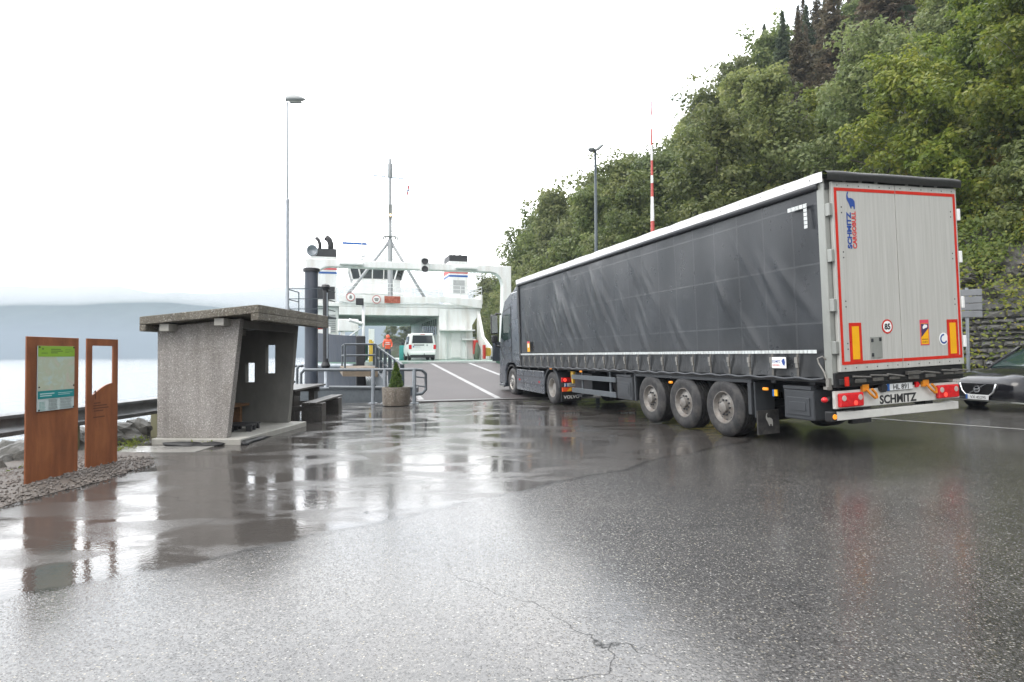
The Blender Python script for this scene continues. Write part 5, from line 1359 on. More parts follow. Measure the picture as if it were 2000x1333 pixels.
mb = MB(); mb.prism([(2.55, 1.1), (2.55, 3.9), (2.72, 3.9), (2.72, 1.1)], 'x', -HW - .01, -HW + .04); mb.prism([(2.55, 1.1), (2.55, 3.9), (2.72, 3.9), (2.72, 1.1)], 'x', HW - .04, HW + .01); cp('side_deflector', mb, trim_black)
mb = MB(); mb.prism([(3.70, 2.05), (3.70, 2.95), (4.05, 3.0), (4.60, 2.85), (4.83, 2.12), (4.5, 1.98)], 'x', -HW - .008, -HW + .001); cp('side_window', mb, glass_green)
mb = MB(); mb.prism([(2.95, 2.7), (2.95, 3.4), (3.5, 3.4), (3.5, 2.75)], 'x', -HW - .006, -HW + .001); cp('sleeper_panel', mb, mat('panel_grey', (.10, .11, .13), .3))
mb = MB()
for a, c in (((3.62, 1.2), (3.62, 3.2)), ((3.62, 3.2), (4.55, 3.05)), ((3.62, 1.62), (4.95, 1.95)), ((4.4, 1.25), (4.9, 1.75))): mb.bar((-HW - .004, *a), (-HW - .004, *c), .018)
cp('panel_gap', mb, trim_black)
cp('door_handle', MB().box(-HW - .03, -HW + .0, 3.68, 3.90, 1.72, 1.76), trim_black)
mb = MB(); mb.grid(lambda u, v: (-1.1 + 2.2 * u, 5.03 - .46 * v + .02, 2.06 + .98 * v), 4, 3); cp('windscreen', mb, glass_dark)
for s in (-1, 1):
    mb = MB(); mb.box(min(s * 1.34, s * 1.60), max(s * 1.34, s * 1.60), 4.86, 5.02, 2.25, 2.98); mb.box(min(s * 1.36, s * 1.58), max(s * 1.36, s * 1.58), 4.86, 5.02, 1.92, 2.20); mr_ = cp('mirror', mb, trim_black, bevel=.05)
    mb = MB(); mb.tube([(s * 1.2, 4.85, 3.0), (s * 1.38, 4.94, 3.02), (s * 1.45, 4.94, 2.9)], .035, 8); mb.tube([(s * 1.2, 4.92, 1.75), (s * 1.4, 4.95, 1.80), (s * 1.45, 4.95, 2.0)], .04, 8); cp('mirror_arm', mb, trim_black, parent=mr_)
    mb = MB(); mb.grid(lambda u, v: (s * 1.36 + s * .22 * u, 4.856, 2.29 + .65 * v), 1, 1); cp('mirror_glass', mb, mat('mirror_glass', (.5, .52, .52), .04, .9) if 'mirror_glass' not in MATS else MATS['mirror_glass'], parent=mr_)
# chassis, side skirts, fenders
mb = MB(); mb.box(-.55, -.4, -1.0, 4.6, .55, .85); mb.box(.4, .55, -1.0, 4.6, .55, .85); mb.box(-1.0, 1.0, .6, 3.2, .3, .9); mb.box(-.6, .6, -.5, .6, .86, 1.02); cp('chassis', mb, dark_steel)
for s in (-1, 1):
    sk = cp('side_skirt', MB().box(min(s * 1.19, s * 1.235), max(s * 1.19, s * 1.235), .60, 3.18, .27, .98), cab_m, bevel=.015)
    mb = MB(); x_ = s * 1.239
    for z in (.52, .76): mb.box(min(x_, x_ - s * .003), max(x_, x_ - s * .003), .64, 3.14, z, z + .018)
    mb.box(min(x_, x_ - s * .003), max(x_, x_ - s * .003), 2.45, 2.47, .3, .95); cp('skirt_gap', mb, trim_black, parent=sk)
    for y in (1.0, 2.85): cp('side_marker_lamp', MB().box(min(s * 1.25, s * 1.236), max(s * 1.25, s * 1.236), y - .05, y + .05, .60, .65), lens_red, parent=sk)
    mb = MB(); pr = []
    arc_o = [(.62 * math.cos(R(a)), .52 + .60 * math.sin(R(a))) for a in range(8, 179, 10)]; arc_i = [(.56 * math.cos(R(a)), .52 + .54 * math.sin(R(a))) for a in range(178, 7, -10)]
    mb.prism(arc_o + arc_i, 'x', s * .66, s * 1.235); cp('fender', mb, plastic_grey)
    wheel(tractor, s * 1.06, 0, s, r=.50, w=.30, rim=rim_silver, convex='drive', dual=True)
    wheel(tractor, s * 1.05, 3.75, s, r=.50, w=.30, rim=rim_silver, convex=False)
    arc_o = [(3.75 + .60 * math.cos(R(a)), .52 + .60 * math.sin(R(a))) for a in range(0, 181, 12)]; arc_i = [(3.75 + .55 * math.cos(R(a)), .52 + .55 * math.sin(R(a))) for a in range(180, -1, -12)]
    cp('fender', MB().prism(arc_o + arc_i, 'x', s * .70, s * 1.22), trim_black)
mb = MB(); mb.tube([(-1.0, 0, .5), (1.0, 0, .5)], .09, 10); mb.tube([(-1.0, 3.75, .5), (1.0, 3.75, .5)], .07, 10); cp('axle', mb, dark_steel)
mb = MB(); mb.box(-1.24, 1.24, 5.0, 5.16, .30, .75); mb.box(-1.27, -1.0, 4.5, 5.1, .28, .40); cp('front_bumper', mb, cab_m, bevel=.03)
cp('step_edge', MB().box(-1.28, -1.22, 4.55, 5.05, .26, .30), alu)
# rear end: lamps, plate, hazard panel, mudflap
for s in (-1, 1):
    x0 = -1.22 if s < 0 else .62
    lp = cp('tail_lamp', MB().box(x0, x0 + .58, -.76, -.70, .70, .84), lens_red, bevel=.015)
    cp('lit_lamp', MB().lathe([(0, -.768), (.05, -.768), (.055, -.7605)], 12, 'y', (x0 + .1, 0, .77)), m_, parent=lp)
    cp('lit_lamp', MB().box(x0 + .40, x0 + .55, -.768, -.7605, .80, .83), m_, parent=lp)
    hz = cp('hazard_panel', MB().box(x0 + .02, x0 + .56, -.75, -.70, .43, .55), mat('hazard_red', (.75, .09, .02), .4) if 'hazard_red' not in MATS else MATS['hazard_red'])
    mb = MB(); mb.prism([(x0 + .15, .432), (x0 + .27, .432), (x0 + .39, .548), (x0 + .27, .548)], 'y', -.754, -.7505); cp('hazard_stripe', mb, mat('hazard_yellow', (.8, .42, .02), .4) if 'hazard_yellow' not in MATS else MATS['hazard_yellow'], parent=hz)
    mfl = cp('mudflap', MB().box(x0 - .01, x0 + .62, -.735, -.70, .14, .42), trim_black)
    text('lettering', 'VOLVO', .13, white_clean, mfl, M_back(x0 + .06, -.737, .22), bold=.002, sx=1.15)
pl_ = cp('number_plate', MB().box(-1.12, -.68, -.765, -.72, .57, .67), MATS['plate_white'])
cp('plate_band', MB().box(-1.118, -1.06, -.7675, -.7655, .572, .668), blue_paint, parent=pl_); text('plate_characters', 'LZW 75', .085, ink, pl_, M_back(-.86, -.7662, .59), align='CENTER', sx=.95)

# ------------------------------------------------------------------ waiting shelter of exposed-aggregate concrete
def aggregate(name, c1, c2, stain, bumpd=.006):
    m, t, b = nt(name); L = t.links.new
    tc = N(t, 'ShaderNodeTexCoord')
    v = N(t, 'ShaderNodeTexVoronoi', Scale=85.0); L(tc.outputs['Object'], v.inputs['Vector'])
    sc = N(t, 'ShaderNodeSeparateColor'); L(v.outputs['Color'], sc.inputs[0])
    cr = N(t, 'ShaderNodeValToRGB'); e = cr.color_ramp.elements; e[0].position = .1; e[0].color = (*c1, 1); e[1].position = .9; e[1].color = (*c2, 1); x = e.new(.97); x.color = (.5, .48, .45, 1); L(sc.outputs[0], cr.inputs[0])
    n = N(t, 'ShaderNodeTexNoise', Scale=1.1, Detail=8.0, Roughness=.65); L(tc.outputs['Object'], n.inputs['Vector'])
    mr = N(t, 'ShaderNodeMapRange'); mr.inputs[1].default_value = .42; mr.inputs[2].default_value = .75; mr.inputs[4].default_value = .95; L(n.outputs[0], mr.inputs[0])
    mx = N(t, 'ShaderNodeMix', data_type='RGBA', blend_type='MULTIPLY'); mx.inputs[7].default_value = (*stain, 1); L(mr.outputs[0], mx.inputs[0]); L(cr.outputs[0], mx.inputs[6])
    mps = N(t, 'ShaderNodeMapping'); mps.inputs['Scale'].default_value = (3.5, 3.5, .25); L(tc.outputs['Object'], mps.inputs[0])
    ns = N(t, 'ShaderNodeTexNoise', Scale=1.3, Detail=6.0); L(mps.outputs[0], ns.inputs['Vector'])
    rs = N(t, 'ShaderNodeMapRange'); rs.inputs[1].default_value = .45; rs.inputs[2].default_value = .7; rs.inputs[3].default_value = 1; rs.inputs[4].default_value = .72; L(ns.outputs[0], rs.inputs[0])
    ms_ = N(t, 'ShaderNodeMix', data_type='RGBA', blend_type='MULTIPLY'); ms_.inputs[0].default_value = 1; L(mx.outputs[2], ms_.inputs[6]); L(rs.outputs[0], ms_.inputs[7]); L(ms_.outputs[2], b.inputs['Base Color'])
    b.inputs['Roughness'].default_value = .6
    bp = N(t, 'ShaderNodeBump', Strength=1.0, Distance=bumpd, invert=True); L(v.outputs['Distance'], bp.inputs['Height']); L(bp.outputs[0], b.inputs['Normal'])
    return m
agg = aggregate('aggregate_grey', (.22, .205, .193), (.35, .33, .31), (.76, .74, .70))
agg_roof = aggregate('aggregate_roof', (.11, .10, .08), (.22, .20, .16), (.55, .50, .40), .008)
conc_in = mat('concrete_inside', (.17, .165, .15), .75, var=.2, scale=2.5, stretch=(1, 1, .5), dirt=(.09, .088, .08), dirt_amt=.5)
conc_light = mat('concrete_pale', (.36, .35, .32), .55, var=.15, scale=5, dirt=(.18, .18, .14), dirt_amt=.6, bump=.003, bscale=40)
shl = thing('waiting_shelter', 'open concrete waiting shelter with pebbled grey walls and slanted front edges', 'shelter', (-4.66, 10.5, 0), R(-4))
def sp_(name, mb, m, parent=None, **k): return mb.build(name, m, parent or shl, **k)
sp_('side_wall', MB().prism([(-1.53, .10), (-.27, .10), (-.04, 2.16), (-1.53, 2.02)], 'y', .10, .24), agg, bevel=.008)
# far wall with two window openings: built of butted pieces
mb = MB(); y0, y1 = 2.52, 2.66
ztop = lambda x: 2.02 + (x + 1.53) * .093
mb.prism([(-1.53, .10), (-1.20, .10), (-1.20, ztop(-1.2)), (-1.53, 2.02)], 'y', y0, y1)
mb.prism([(-1.20, .10), (-1.0, .10), (-1.0, .955), (-1.20, .955)], 'y', y0, y1); mb.prism([(-1.20, 1.366), (-1.0, 1.366), (-1.0, ztop(-1.0)), (-1.20, ztop(-1.2))], 'y', y0, y1)
mb.prism([(-1.0, .10), (-.76, .10), (-.76, ztop(-.76)), (-1.0, ztop(-1.0))], 'y', y0, y1)
mb.prism([(-.76, .10), (-.55, .10), (-.55, 1.145), (-.76, 1.145)], 'y', y0, y1); mb.prism([(-.76, 1.745), (-.55, 1.745), (-.55, ztop(-.55)), (-.76, ztop(-.76))], 'y', y0, y1)
mb.prism([(-.55, .10), (-.27, .10), (-.10, 2.15), (-.55, ztop(-.55))], 'y', y0, y1)
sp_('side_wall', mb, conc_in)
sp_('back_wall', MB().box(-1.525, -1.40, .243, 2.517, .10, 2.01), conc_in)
def zr(x): return 2.05 + (x + 1.655) * .0885
mb = MB()
mb.prism([(-1.655, zr(-1.655)), (.436, zr(.436)), (.436, zr(.436) + .14), (-1.655, zr(-1.655) + .14)], 'y', -.2, 2.95)
mb.prism([(-1.655, zr(-1.655) - .11), (-1.545, zr(-1.545) - .11), (-1.545, zr(-1.545) - .002), (-1.655, zr(-1.655) - .002)], 'y', -.2, 2.95)
mb.prism([(.30, zr(.30) - .12), (.436, zr(.436) - .12), (.436, zr(.436) - .002), (.30, zr(.30) - .002)], 'y', -.2, 2.95)
sp_('roof', mb, agg_roof, bevel=.01)
mb = MB()
for x in (-1.27, -.30): mb.box(x - .085, x + .085, -.12, 2.8, zr(x) - .14, zr(x) - .012)
sp_('roof_beam', mb, conc_light, bevel=.008)
mb = MB(); mb.box(-.20, -.09, .242, 2.518, 2.0, 2.14); sp_('front_lintel', mb, conc_in)
sp_('base_slab', MB().box(-1.56, .03, .0, 2.78, -.05, .10), conc_light, bevel=.015)
mb = MB(); mb.box(-1.39, -1.05, .35, 2.4, .48, .53); mb.box(-1.35, -1.1, .5, .6, .1, .48); mb.box(-1.35, -1.1, 2.1, 2.2, .1, .48); sp_('bench', mb, mat('bench_wood', (.16, .085, .04), .6, var=.3, scale=3, stretch=(6, .5, 6)))
pal = thing('pallet', 'small dark plastic pallet lying on the shelter floor', 'pallet', (-5.3, 11.75, .10), R(8))
mb = MB()
for k in range(5): mb.box(-.4, .4, -.3 + k * .13, -.21 + k * .13, .10, .125)
for x in (-.38, -.05, .28):
    for y in (-.29, -.03, .22): mb.box(x, x + .1, y, y + .08, 0, .099)
mb.build('deck_board', black_paint, pal)
# black asphalt fillet along the slab, and rubber mat beside it
mb = MB(); rings = []
for i in range(25):
    y = 10.42 + 2.9 * i / 24; x = -4.585 - .06 * (y - 10.5); w_ = .10 + .05 * noise.noise(Vector((y * 2, 1, 1)))
    rings.append([(x - .02, y, .0), (x - .0, y, .07 + .02 * noise.noise(Vector((y * 3, 2, 1)))), (x + w_ * .6, y, .04), (x + w_, y, .001)])
mb.loft(rings, closed=True)
o = mb.build('asphalt_fillet', mat('asphalt_black', (.015, .015, .016), .5, bump=.01, bscale=40), smooth=True); tag(o, 'black asphalt fillet along the front of the shelter slab', 'asphalt')
mb = MB(); mb.blob((-5.55, 10.40, .02), .36, .11, .055, 4, .3, 12); o = mb.build('asphalt_lump', MATS['asphalt_black'], smooth=True); tag(o, 'wide flat black asphalt lump at the foot of the near shelter wall', 'asphalt lump')
mb = MB(); mb.blob((-5.08, 10.42, .02), .22, .09, .045, 6, .3, 12); o = mb.build('asphalt_lump', MATS['asphalt_black'], smooth=True); tag(o, 'smaller black asphalt lump beside the wide one by the shelter', 'asphalt lump')

# ------------------------------------------------------------------ rusty steel information panels
m, t, b = nt('corten_steel'); L = t.links.new
tc = N(t, 'ShaderNodeTexCoord'); mp = N(t, 'ShaderNodeMapping'); mp.inputs['Scale'].default_value = (1, 1.6, .55); L(tc.outputs['Object'], mp.inputs[0])
n1 = N(t, 'ShaderNodeTexNoise', Scale=3.0, Detail=9.0, Roughness=.62, Distortion=.4); L(mp.outputs[0], n1.inputs['Vector'])
cr = N(t, 'ShaderNodeValToRGB'); e = cr.color_ramp.elements; e[0].position = .3; e[0].color = (.17, .058, .026, 1); e[1].position = .72; e[1].color = (.32, .118, .046, 1); x = e.new(.52); x.color = (.25, .088, .036, 1); L(n1.outputs[0], cr.inputs[0])
n2 = N(t, 'ShaderNodeTexNoise', Scale=60.0, Detail=3.0); L(tc.outputs['Object'], n2.inputs['Vector'])
mr = N(t, 'ShaderNodeMapRange'); mr.inputs[3].default_value = .82; mr.inputs[4].default_value = 1.15; L(n2.outputs[0], mr.inputs[0])
mx = N(t, 'ShaderNodeMix', data_type='RGBA', blend_type='MULTIPLY'); mx.inputs[0].default_value = 1; L(cr.outputs[0], mx.inputs[6]); L(mr.outputs[0], mx.inputs[7]); 
mps = N(t, 'ShaderNodeMapping'); mps.inputs['Scale'].default_value = (5, 7, .22); L(tc.outputs['Object'], mps.inputs[0])
ns = N(t, 'ShaderNodeTexNoise', Scale=1.5, Detail=7.0, Roughness=.6); L(mps.outputs[0], ns.inputs['Vector'])
rs = N(t, 'ShaderNodeMapRange'); rs.inputs[1].default_value = .35; rs.inputs[2].default_value = .7; rs.inputs[3].default_value = 1.08; rs.inputs[4].default_value = .84; L(ns.outputs[0], rs.inputs[0])
ms_ = N(t, 'ShaderNodeMix', data_type='RGBA', blend_type='MULTIPLY'); ms_.inputs[0].default_value = 1; L(mx.outputs[2], ms_.inputs[6]); L(rs.outputs[0], ms_.inputs[7]); L(ms_.outputs[2], b.inputs['Base Color'])
b.inputs['Roughness'].default_value = .42
bp = N(t, 'ShaderNodeBump', Strength=.6, Distance=.002); L(n2.outputs[0], bp.inputs['Height']); L(bp.outputs[0], b.inputs['Normal'])
corten = m
s1 = thing('information_panel', 'wide rust-brown steel slab carrying a trail map poster', 'information panel', (-5.655, 7.16, 0))
s1.rotation_euler = (0, 0, R(-1))
MB().box(-.02, 0, 0, .84, -.3, 1.755).build('steel_slab', corten, s1, bevel=.004)
def poster_box(y0, y1, z0, z1, x): return MB().box(x, x + .004, y0, y1, z0, z1)
board = MB().box(.006, .018, .145, .735, .86, 1.645).build('map_poster', mat('poster_paper', (.50, .58, .58), .25, var=.05), s1)
poster_box(.146, .734, 1.515, 1.644, .0185).build('green_header', mat('poster_green', (.24, .42, .05), .3, var=.05), board)
m, t, b = nt('map_print'); L = t.links.new
tc = N(t, 'ShaderNodeTexCoord'); n1 = N(t, 'ShaderNodeTexNoise', Scale=5.0, Detail=9.0, Roughness=.62, Distortion=.6); L(tc.outputs['Object'], n1.inputs['Vector'])
cr = N(t, 'ShaderNodeValToRGB'); e = cr.color_ramp.elements; e[0].position = .34; e[0].color = (.36, .52, .54, 1); e[1].position = .74; e[1].color = (.40, .30, .20, 1); x = e.new(.42); x.color = (.46, .54, .48, 1); x = e.new(.52); x.color = (.44, .49, .37, 1); x = e.new(.62); x.color = (.50, .49, .42, 1); L(n1.outputs[0], cr.inputs[0]); L(cr.outputs[0], b.inputs['Base Color']); b.inputs['Roughness'].default_value = .25
poster_box(.146, .734, 1.105, 1.512, .0185).build('map', m, board)
poster_box(.146, .734, 1.01, 1.102, .0185).build('teal_band', mat('poster_teal', (.02, .24, .25), .3, var=.05), board)
M_right = lambda x, y, z: Matrix.Translation((x, y, z)) @ Matrix(((0, 0, 1, 0), (1, 0, 0, 0), (0, 1, 0, 0), (0, 0, 0, 1)))
greyprint = mat('print_grey', (.30, .35, .35), .4); darkprint = mat('print_dark', (.10, .16, .04), .4); paleprint = mat('print_pale', (.45, .62, .62), .4); dotprint = mat('print_teal', (.08, .32, .26), .4)
mb = MB(); rp = random.Random(2)
for k in range(26):
    z = .995 - k * .0049
    if k % 9 != 8: mb.box(.0185, .0195, .315, .315 + rp.uniform(.12, .15), z - .0026, z)
    if k % 7 != 6: mb.box(.0185, .0195, .5, .5 + rp.uniform(.17, .205), z - .0026, z)
mb.build('text_column', greyprint, board)
mb = MB()
for k in range(7): mb.box(.0185, .0195, .175, .19, .965 - k * .016, .973 - k * .016); mb.box(.0185, .0195, .2, .2 + rp.uniform(.04, .07), .967 - k * .016, .971 - k * .016)
mb.build('legend', dotprint, board)
mb = MB()
for k, (a, c) in enumerate(((.34, .5), (.34, .53), (.34, .45))): mb.box(.0226, .0232, a, c, 1.60 - k * .022, 1.61 - k * .022)
for k, (a, c) in enumerate(((.57, .67), (.57, .70), (.57, .64))): mb.box(.0226, .0232, a, c, 1.60 - k * .018, 1.604 - k * .018)
mb.box(.0226, .0232, .2, .225, 1.60, 1.62); mb.box(.0226, .0232, .19, .29, 1.555, 1.562); mb.build('header_lettering', darkprint, board)
mb = MB()
for k, (a, c) in enumerate(((.175, .40), (.175, .36))): mb.box(.0226, .0232, a, c, 1.062 - k * .025, 1.074 - k * .025)
for k, (a, c) in enumerate(((.46, .70), (.46, .66))): mb.box(.0226, .0232, a, c, 1.064 - k * .02, 1.070 - k * .02)
mb.build('band_lettering', paleprint, board)
mb = MB(); 
for y in (.16, .72):
    for z in (.875, 1.63, 1.15): mb.lathe([(0, .030), (.010, .028), (.010, .022)], 10, 'x', (0, y, z))
mb.build('bolt', black_paint, s1)
s2 = thing('information_panel', 'narrow rust-brown steel slab with a cut-out window and wavy sill', 'information panel', (-5.63, 8.14, 0))
s2.rotation_euler = (0, 0, R(-3.5))
wv = [(.095 + .395 * k / 14, .995 + .15 * math.sin(k / 14 * math.pi / 2) ** 1.15) for k in range(15)]
mb = MB()
mb.prism([(0, -.3), (.585, -.3), (.585, 1.28), (.49, 1.28)] + wv[::-1] + [(0, .995)], 'x', -.02, 0)
mb.prism([(0, .995), (.095, .995), (.095, 1.66), (0, 1.66)], 'x', -.02, 0); mb.prism([(.49, 1.28), (.585, 1.28), (.585, 1.66), (.49, 1.66)], 'x', -.02, 0); mb.prism([(0, 1.66), (.585, 1.66), (.585, 1.755), (0, 1.755)], 'x', -.02, 0)
mb.build('steel_slab', corten, s2)
mb = MB()
mb.prism([(.115, 1.03), (.15, 1.06), (.165, 1.05), (.165, .94), (.15, .94), (.15, 1.03)], 'x', .001, .003)
for k, (a, c) in enumerate(((.13, .25), (.12, .37), (.12, .40), (.13, .30), (.12, .33))): mb.box(.001, .003, a, c, .88 - k * .035 - (.05 if k > 3 else 0), .892 - k * .035 - (.05 if k > 3 else 0))
mb.build('engraved_lettering', mat('engraving', (.09, .035, .02), .6), s2)

# ------------------------------------------------------------------ gravel strip, kerb grass and boulders by the guardrail
gravel_m = mat('gravel_ground', (.105, .088, .074), .6, var=.35, scale=30, bump=.02, bscale=45, dirt=(.07, .06, .055), dirt_amt=.6, dscale=4)
mb = MB()
def gx(y): return -5.02 - .10 * max(0, 7.5 - y) + .10 * noise.noise(Vector((y * 1.3, 2, 2))) + .05 * noise.noise(Vector((y * 5, 3, 2))) - .62 * max(0, y - 8.55)
mb.grid(lambda u, v: (-7.55 + (gx(-2 + 11.6 * v) + 7.55) * u, -2 + 11.6 * v, .004 + .05 * min(1, (1 - u) * 2.5) + .018 * noise.noise(Vector((u * 9, v * 30, 5))) * min(1, (1 - u) * 4)), 14, 70)
o = mb.build('gravel_strip', gravel_m, smooth=True); tag(o, kind='structure')
mb = MB(); rg = random.Random(9)
for k in range(2600):
    y = rg.uniform(5.0, 9.2); x = rg.uniform(-6.6, gx(y) + .06)
    r_ = rg.uniform(.008, .024); z = .02 + .035 * min(1, max(0, (gx(y) - x))); 
    v = [(x + r_ * rg.uniform(.7, 1.3), y, z), (x, y + r_ * rg.uniform(.7, 1.3), z), (x - r_ * rg.uniform(.7, 1.3), y, z), (x, y - r_ * rg.uniform(.7, 1.3), z), (x + rg.uniform(-.5, .5) * r_, y + rg.uniform(-.5, .5) * r_, z + r_ * .9), (x, y, z - r_)]
    mb.add(v, [(0, 1, 4), (1, 2, 4), (2, 3, 4), (3, 0, 4), (1, 0, 5), (2, 1, 5), (3, 2, 5), (0, 3, 5)])
peb = mat('pebbles', (.125, .106, .092), .5, var=.6, scale=25); o = mb.build('gravel', peb); tag(o, 'loose grey-brown gravel around the rusty panels', 'gravel', kind='stuff')
o = MB().box(-6.6, -5.0, 9.7, 10.38, -.05, .008); 
o = o.build('concrete_apron', mat('apron', (.26, .255, .24), .22, var=.15, scale=4)); tag(o, kind='structure')
rng = np.random.default_rng(77)
pts = []
for cx_, cy_, n_, sx, sy in [(-6.42, 9.95, 60, .08, .35), (-5.15, 10.42, 10, .15, .02), (-6.4, 8.3, 40, .1, .4), (-6.45, 10.4, 40, .06, .2)]:
    pts.append(np.stack([rng.normal(cx_, sx, n_), rng.normal(cy_, sy, n_), np.abs(rng.normal(.04, .04, n_))], 1))
pts = np.concatenate(pts); pts = np.repeat(pts, 4, 0) + rng.normal(size=(len(pts) * 4, 3)) * np.array([.02, .02, .02]); pts[:, 2] = np.abs(pts[:, 2])
gq = leaf_cloud('grass', pts, rng.uniform(.03, .075, len(pts)), rng.uniform(.2, .9, len(pts)), leaf_yellow, None, rng, up=-.4, aspect=3.5)
tag(gq, 'yellow-green grass tufts and moss at the shelter base and guardrail', 'grass', kind='stuff')
rb = random.Random(14)
spots = [(-7.3, 7.9, -.25, .55), (-7.9, 8.6, -.45, .6), (-7.1, 8.9, -.15, .42), (-7.6, 9.6, -.3, .6), (-7.05, 9.9, -.05, .42), (-7.6, 10.6, -.2, .6), (-7.1, 10.9, .0, .45), (-8.2, 7.3, -.6, .7), (-7.3, 6.8, -.25, .55), (-7.05, 12.0, -.05, .5), (-8.4, 9.4, -.8, .7), (-7.2, 5.7, -.2, .5), (-8.0, 11.5, -.6, .7), (-8.6, 8.2, -1.0, .8), (-6.95, 7.4, -.08, .33), (-8.3, 6.2, -.7, .7), (-8.7, 10.6, -1.1, .8)]
for i, (x, y, z, r_) in enumerate(spots):
    o = MB().blob((0, 0, 0), r_ * rb.uniform(.9, 1.2), r_ * rb.uniform(.8, 1.2), r_ * rb.uniform(.7, .95), seed=i + 20, amp=.55, n=14).build('boulder', rock_m)
    o.location = (x, y, z); o.rotation_euler = (0, 0, rb.uniform(0, 6)); tag(o, 'grey shore boulder in the bank behind the guardrail', 'boulder', 'boulders behind the guardrail')
mb = MB(); mb.grid(lambda u, v: (-7.62 - 4.5 * u, -10 + 26 * v, -.35 - 2.4 * u + .35 * noise.noise(Vector((u * 5, v * 18, 1)))), 14, 60)
o = mb.build('shore_bank', rock_m, smooth=False); tag(o, kind='structure')

# guardrail: W-beam on timber posts
gr = thing('guardrail', 'weathered grey W-beam guardrail on timber posts along the shore', 'guardrail', (0, 0, 0))
def gpath(y): return -6.86 + .045 * (y - 7.0) if y < 12 else -6.635 - .03 * (y - 12)
prof = [(0.0, .44), (.055, .47), (.06, .51), (.01, .555), (.0, .60), (.01, .645), (.06, .69), (.055, .73), (0, .76)]
rings = []
for i in range(48):
    y = -3 + 22.3 * i / 47; x = gpath(y)
    rings.append([(x + a, y, z) for a, z in prof] + [(x + a - .006, y, z) for a, z in prof[::-1]])
MB().loft(rings).build('rail', mat('guardrail_zinc', (.15, .155, .16), .35, .6, var=.25, scale=5, dirt=(.06, .06, .06), dirt_amt=.7, dscale=2), gr, smooth=True, auto=40)
wood = mat('post_wood', (.17, .165, .10), .75, var=.3, scale=4, stretch=(1, 1, .3), dirt=(.08, .10, .03), dirt_amt=.6)
for y in (1.4, 3.5, 5.6, 7.35, 9.62, 11.7, 13.8, 15.9, 18):
    x = gpath(y); MB().box(x - .19, x - .05, y - .06, y + .06, -.4, .72).build('post', wood, gr, bevel=.01)
    MB().box(x - .05, x - .008, y - .04, y + .04, .52, .68).build('spacer', galv, gr)

# picnic table with attached benches
pk = thing('picnic_table', 'dark weathered picnic table with attached bench behind the shelter', 'picnic table', (-5.35, 15.15, 0), R(4))
dw = mat('table_wood', (.045, .040, .036), .32, var=.3, scale=3, stretch=(8, .6, 8), dirt=(.10, .09, .08), dirt_amt=.4)
mb = MB()
for k in range(5): mb.box(-.40 + k * .165, -.25 + k * .165, -1.45, 1.45, .715, .76)
mb.build('table_top', dw, pk, bevel=.006)
for s in (-1, 1):
    mb = MB()
    for k in range(2): a = s * (.56 + k * .155); mb.box(min(a, a + s * .14), max(a, a + s * .14), -1.45, 1.45, .42, .465)
    mb.build('bench', dw, pk, bevel=.006)
for y in (-.95, .85):
    mb = MB(); mb.box(-.30, -.16, y - .2, y + .2, .0, .713); mb.box(.16, .30, y - .2, y + .2, 0, .713); mb.box(.46, .92, y - .2, y + .2, .0, .418); mb.box(-.92, -.46, y - .2, y + .2, .0, .418); mb.box(-.92, .92, y - .23, y - .205, .25, .36); mb.box(-.44, .44, y - .22, y - .205, .60, .71)
    mb.build('trestle', dw, pk)

# planter with a small conical cypress
pln = thing('planter', 'round pebbled concrete planter standing at the ramp railing', 'planter', (-3.50, 18.55, 0))
mb = MB(); mb.lathe([(0, .02), (.40, .02), (.405, .06), (.425, .50), (.42, .56), (.36, .56), (.35, .48), (0, .47)], 40); mb.build('tub', aggregate('aggregate_brown', (.10, .085, .065), (.24, .205, .165), (.5, .45, .4)), pln, smooth=True, auto=35)
mb = MB(); mb.lathe([(.36, .475), (.2, .50), (0, .51)], 24); mb.build('soil', mat('soil', (.04, .03, .022), .9), pln, smooth=True)
rng = np.random.default_rng(3); n_ = 6500
f_ = rng.uniform(0, 1, n_) ** .8; th = rng.uniform(0, 2 * math.pi, n_); 
rad_ = (.20 * (1 - f_) ** .75 * (.55 + .45 * np.minimum(1, f_ * 9)) + .012) * (1 + .13 * np.sin(th * 5 + f_ * 16) + .10 * np.sin(th * 3 - f_ * 23)) * rng.uniform(.72, 1.08, n_)
Cc = np.stack([rad_ * np.cos(th), rad_ * np.sin(th), f_ * .80 + .0], 1)
cyp = thing('cypress_shrub', 'small bright green conical conifer growing in the planter', 'shrub', (-3.50, 18.55, .50))
leaf_cloud('foliage', Cc, rng.uniform(.025, .055, n_), rng.uniform(0, 1, n_), thuja_mat, cyp, rng, up=.6, aspect=1.8, normals=np.stack([np.cos(th), np.sin(th), np.full(n_, .4)], 1) * .8)
MB().tube([(0, 0, -.02), (0, 0, .7)], [.025, .008], 6).build('stem', bark, cyp)

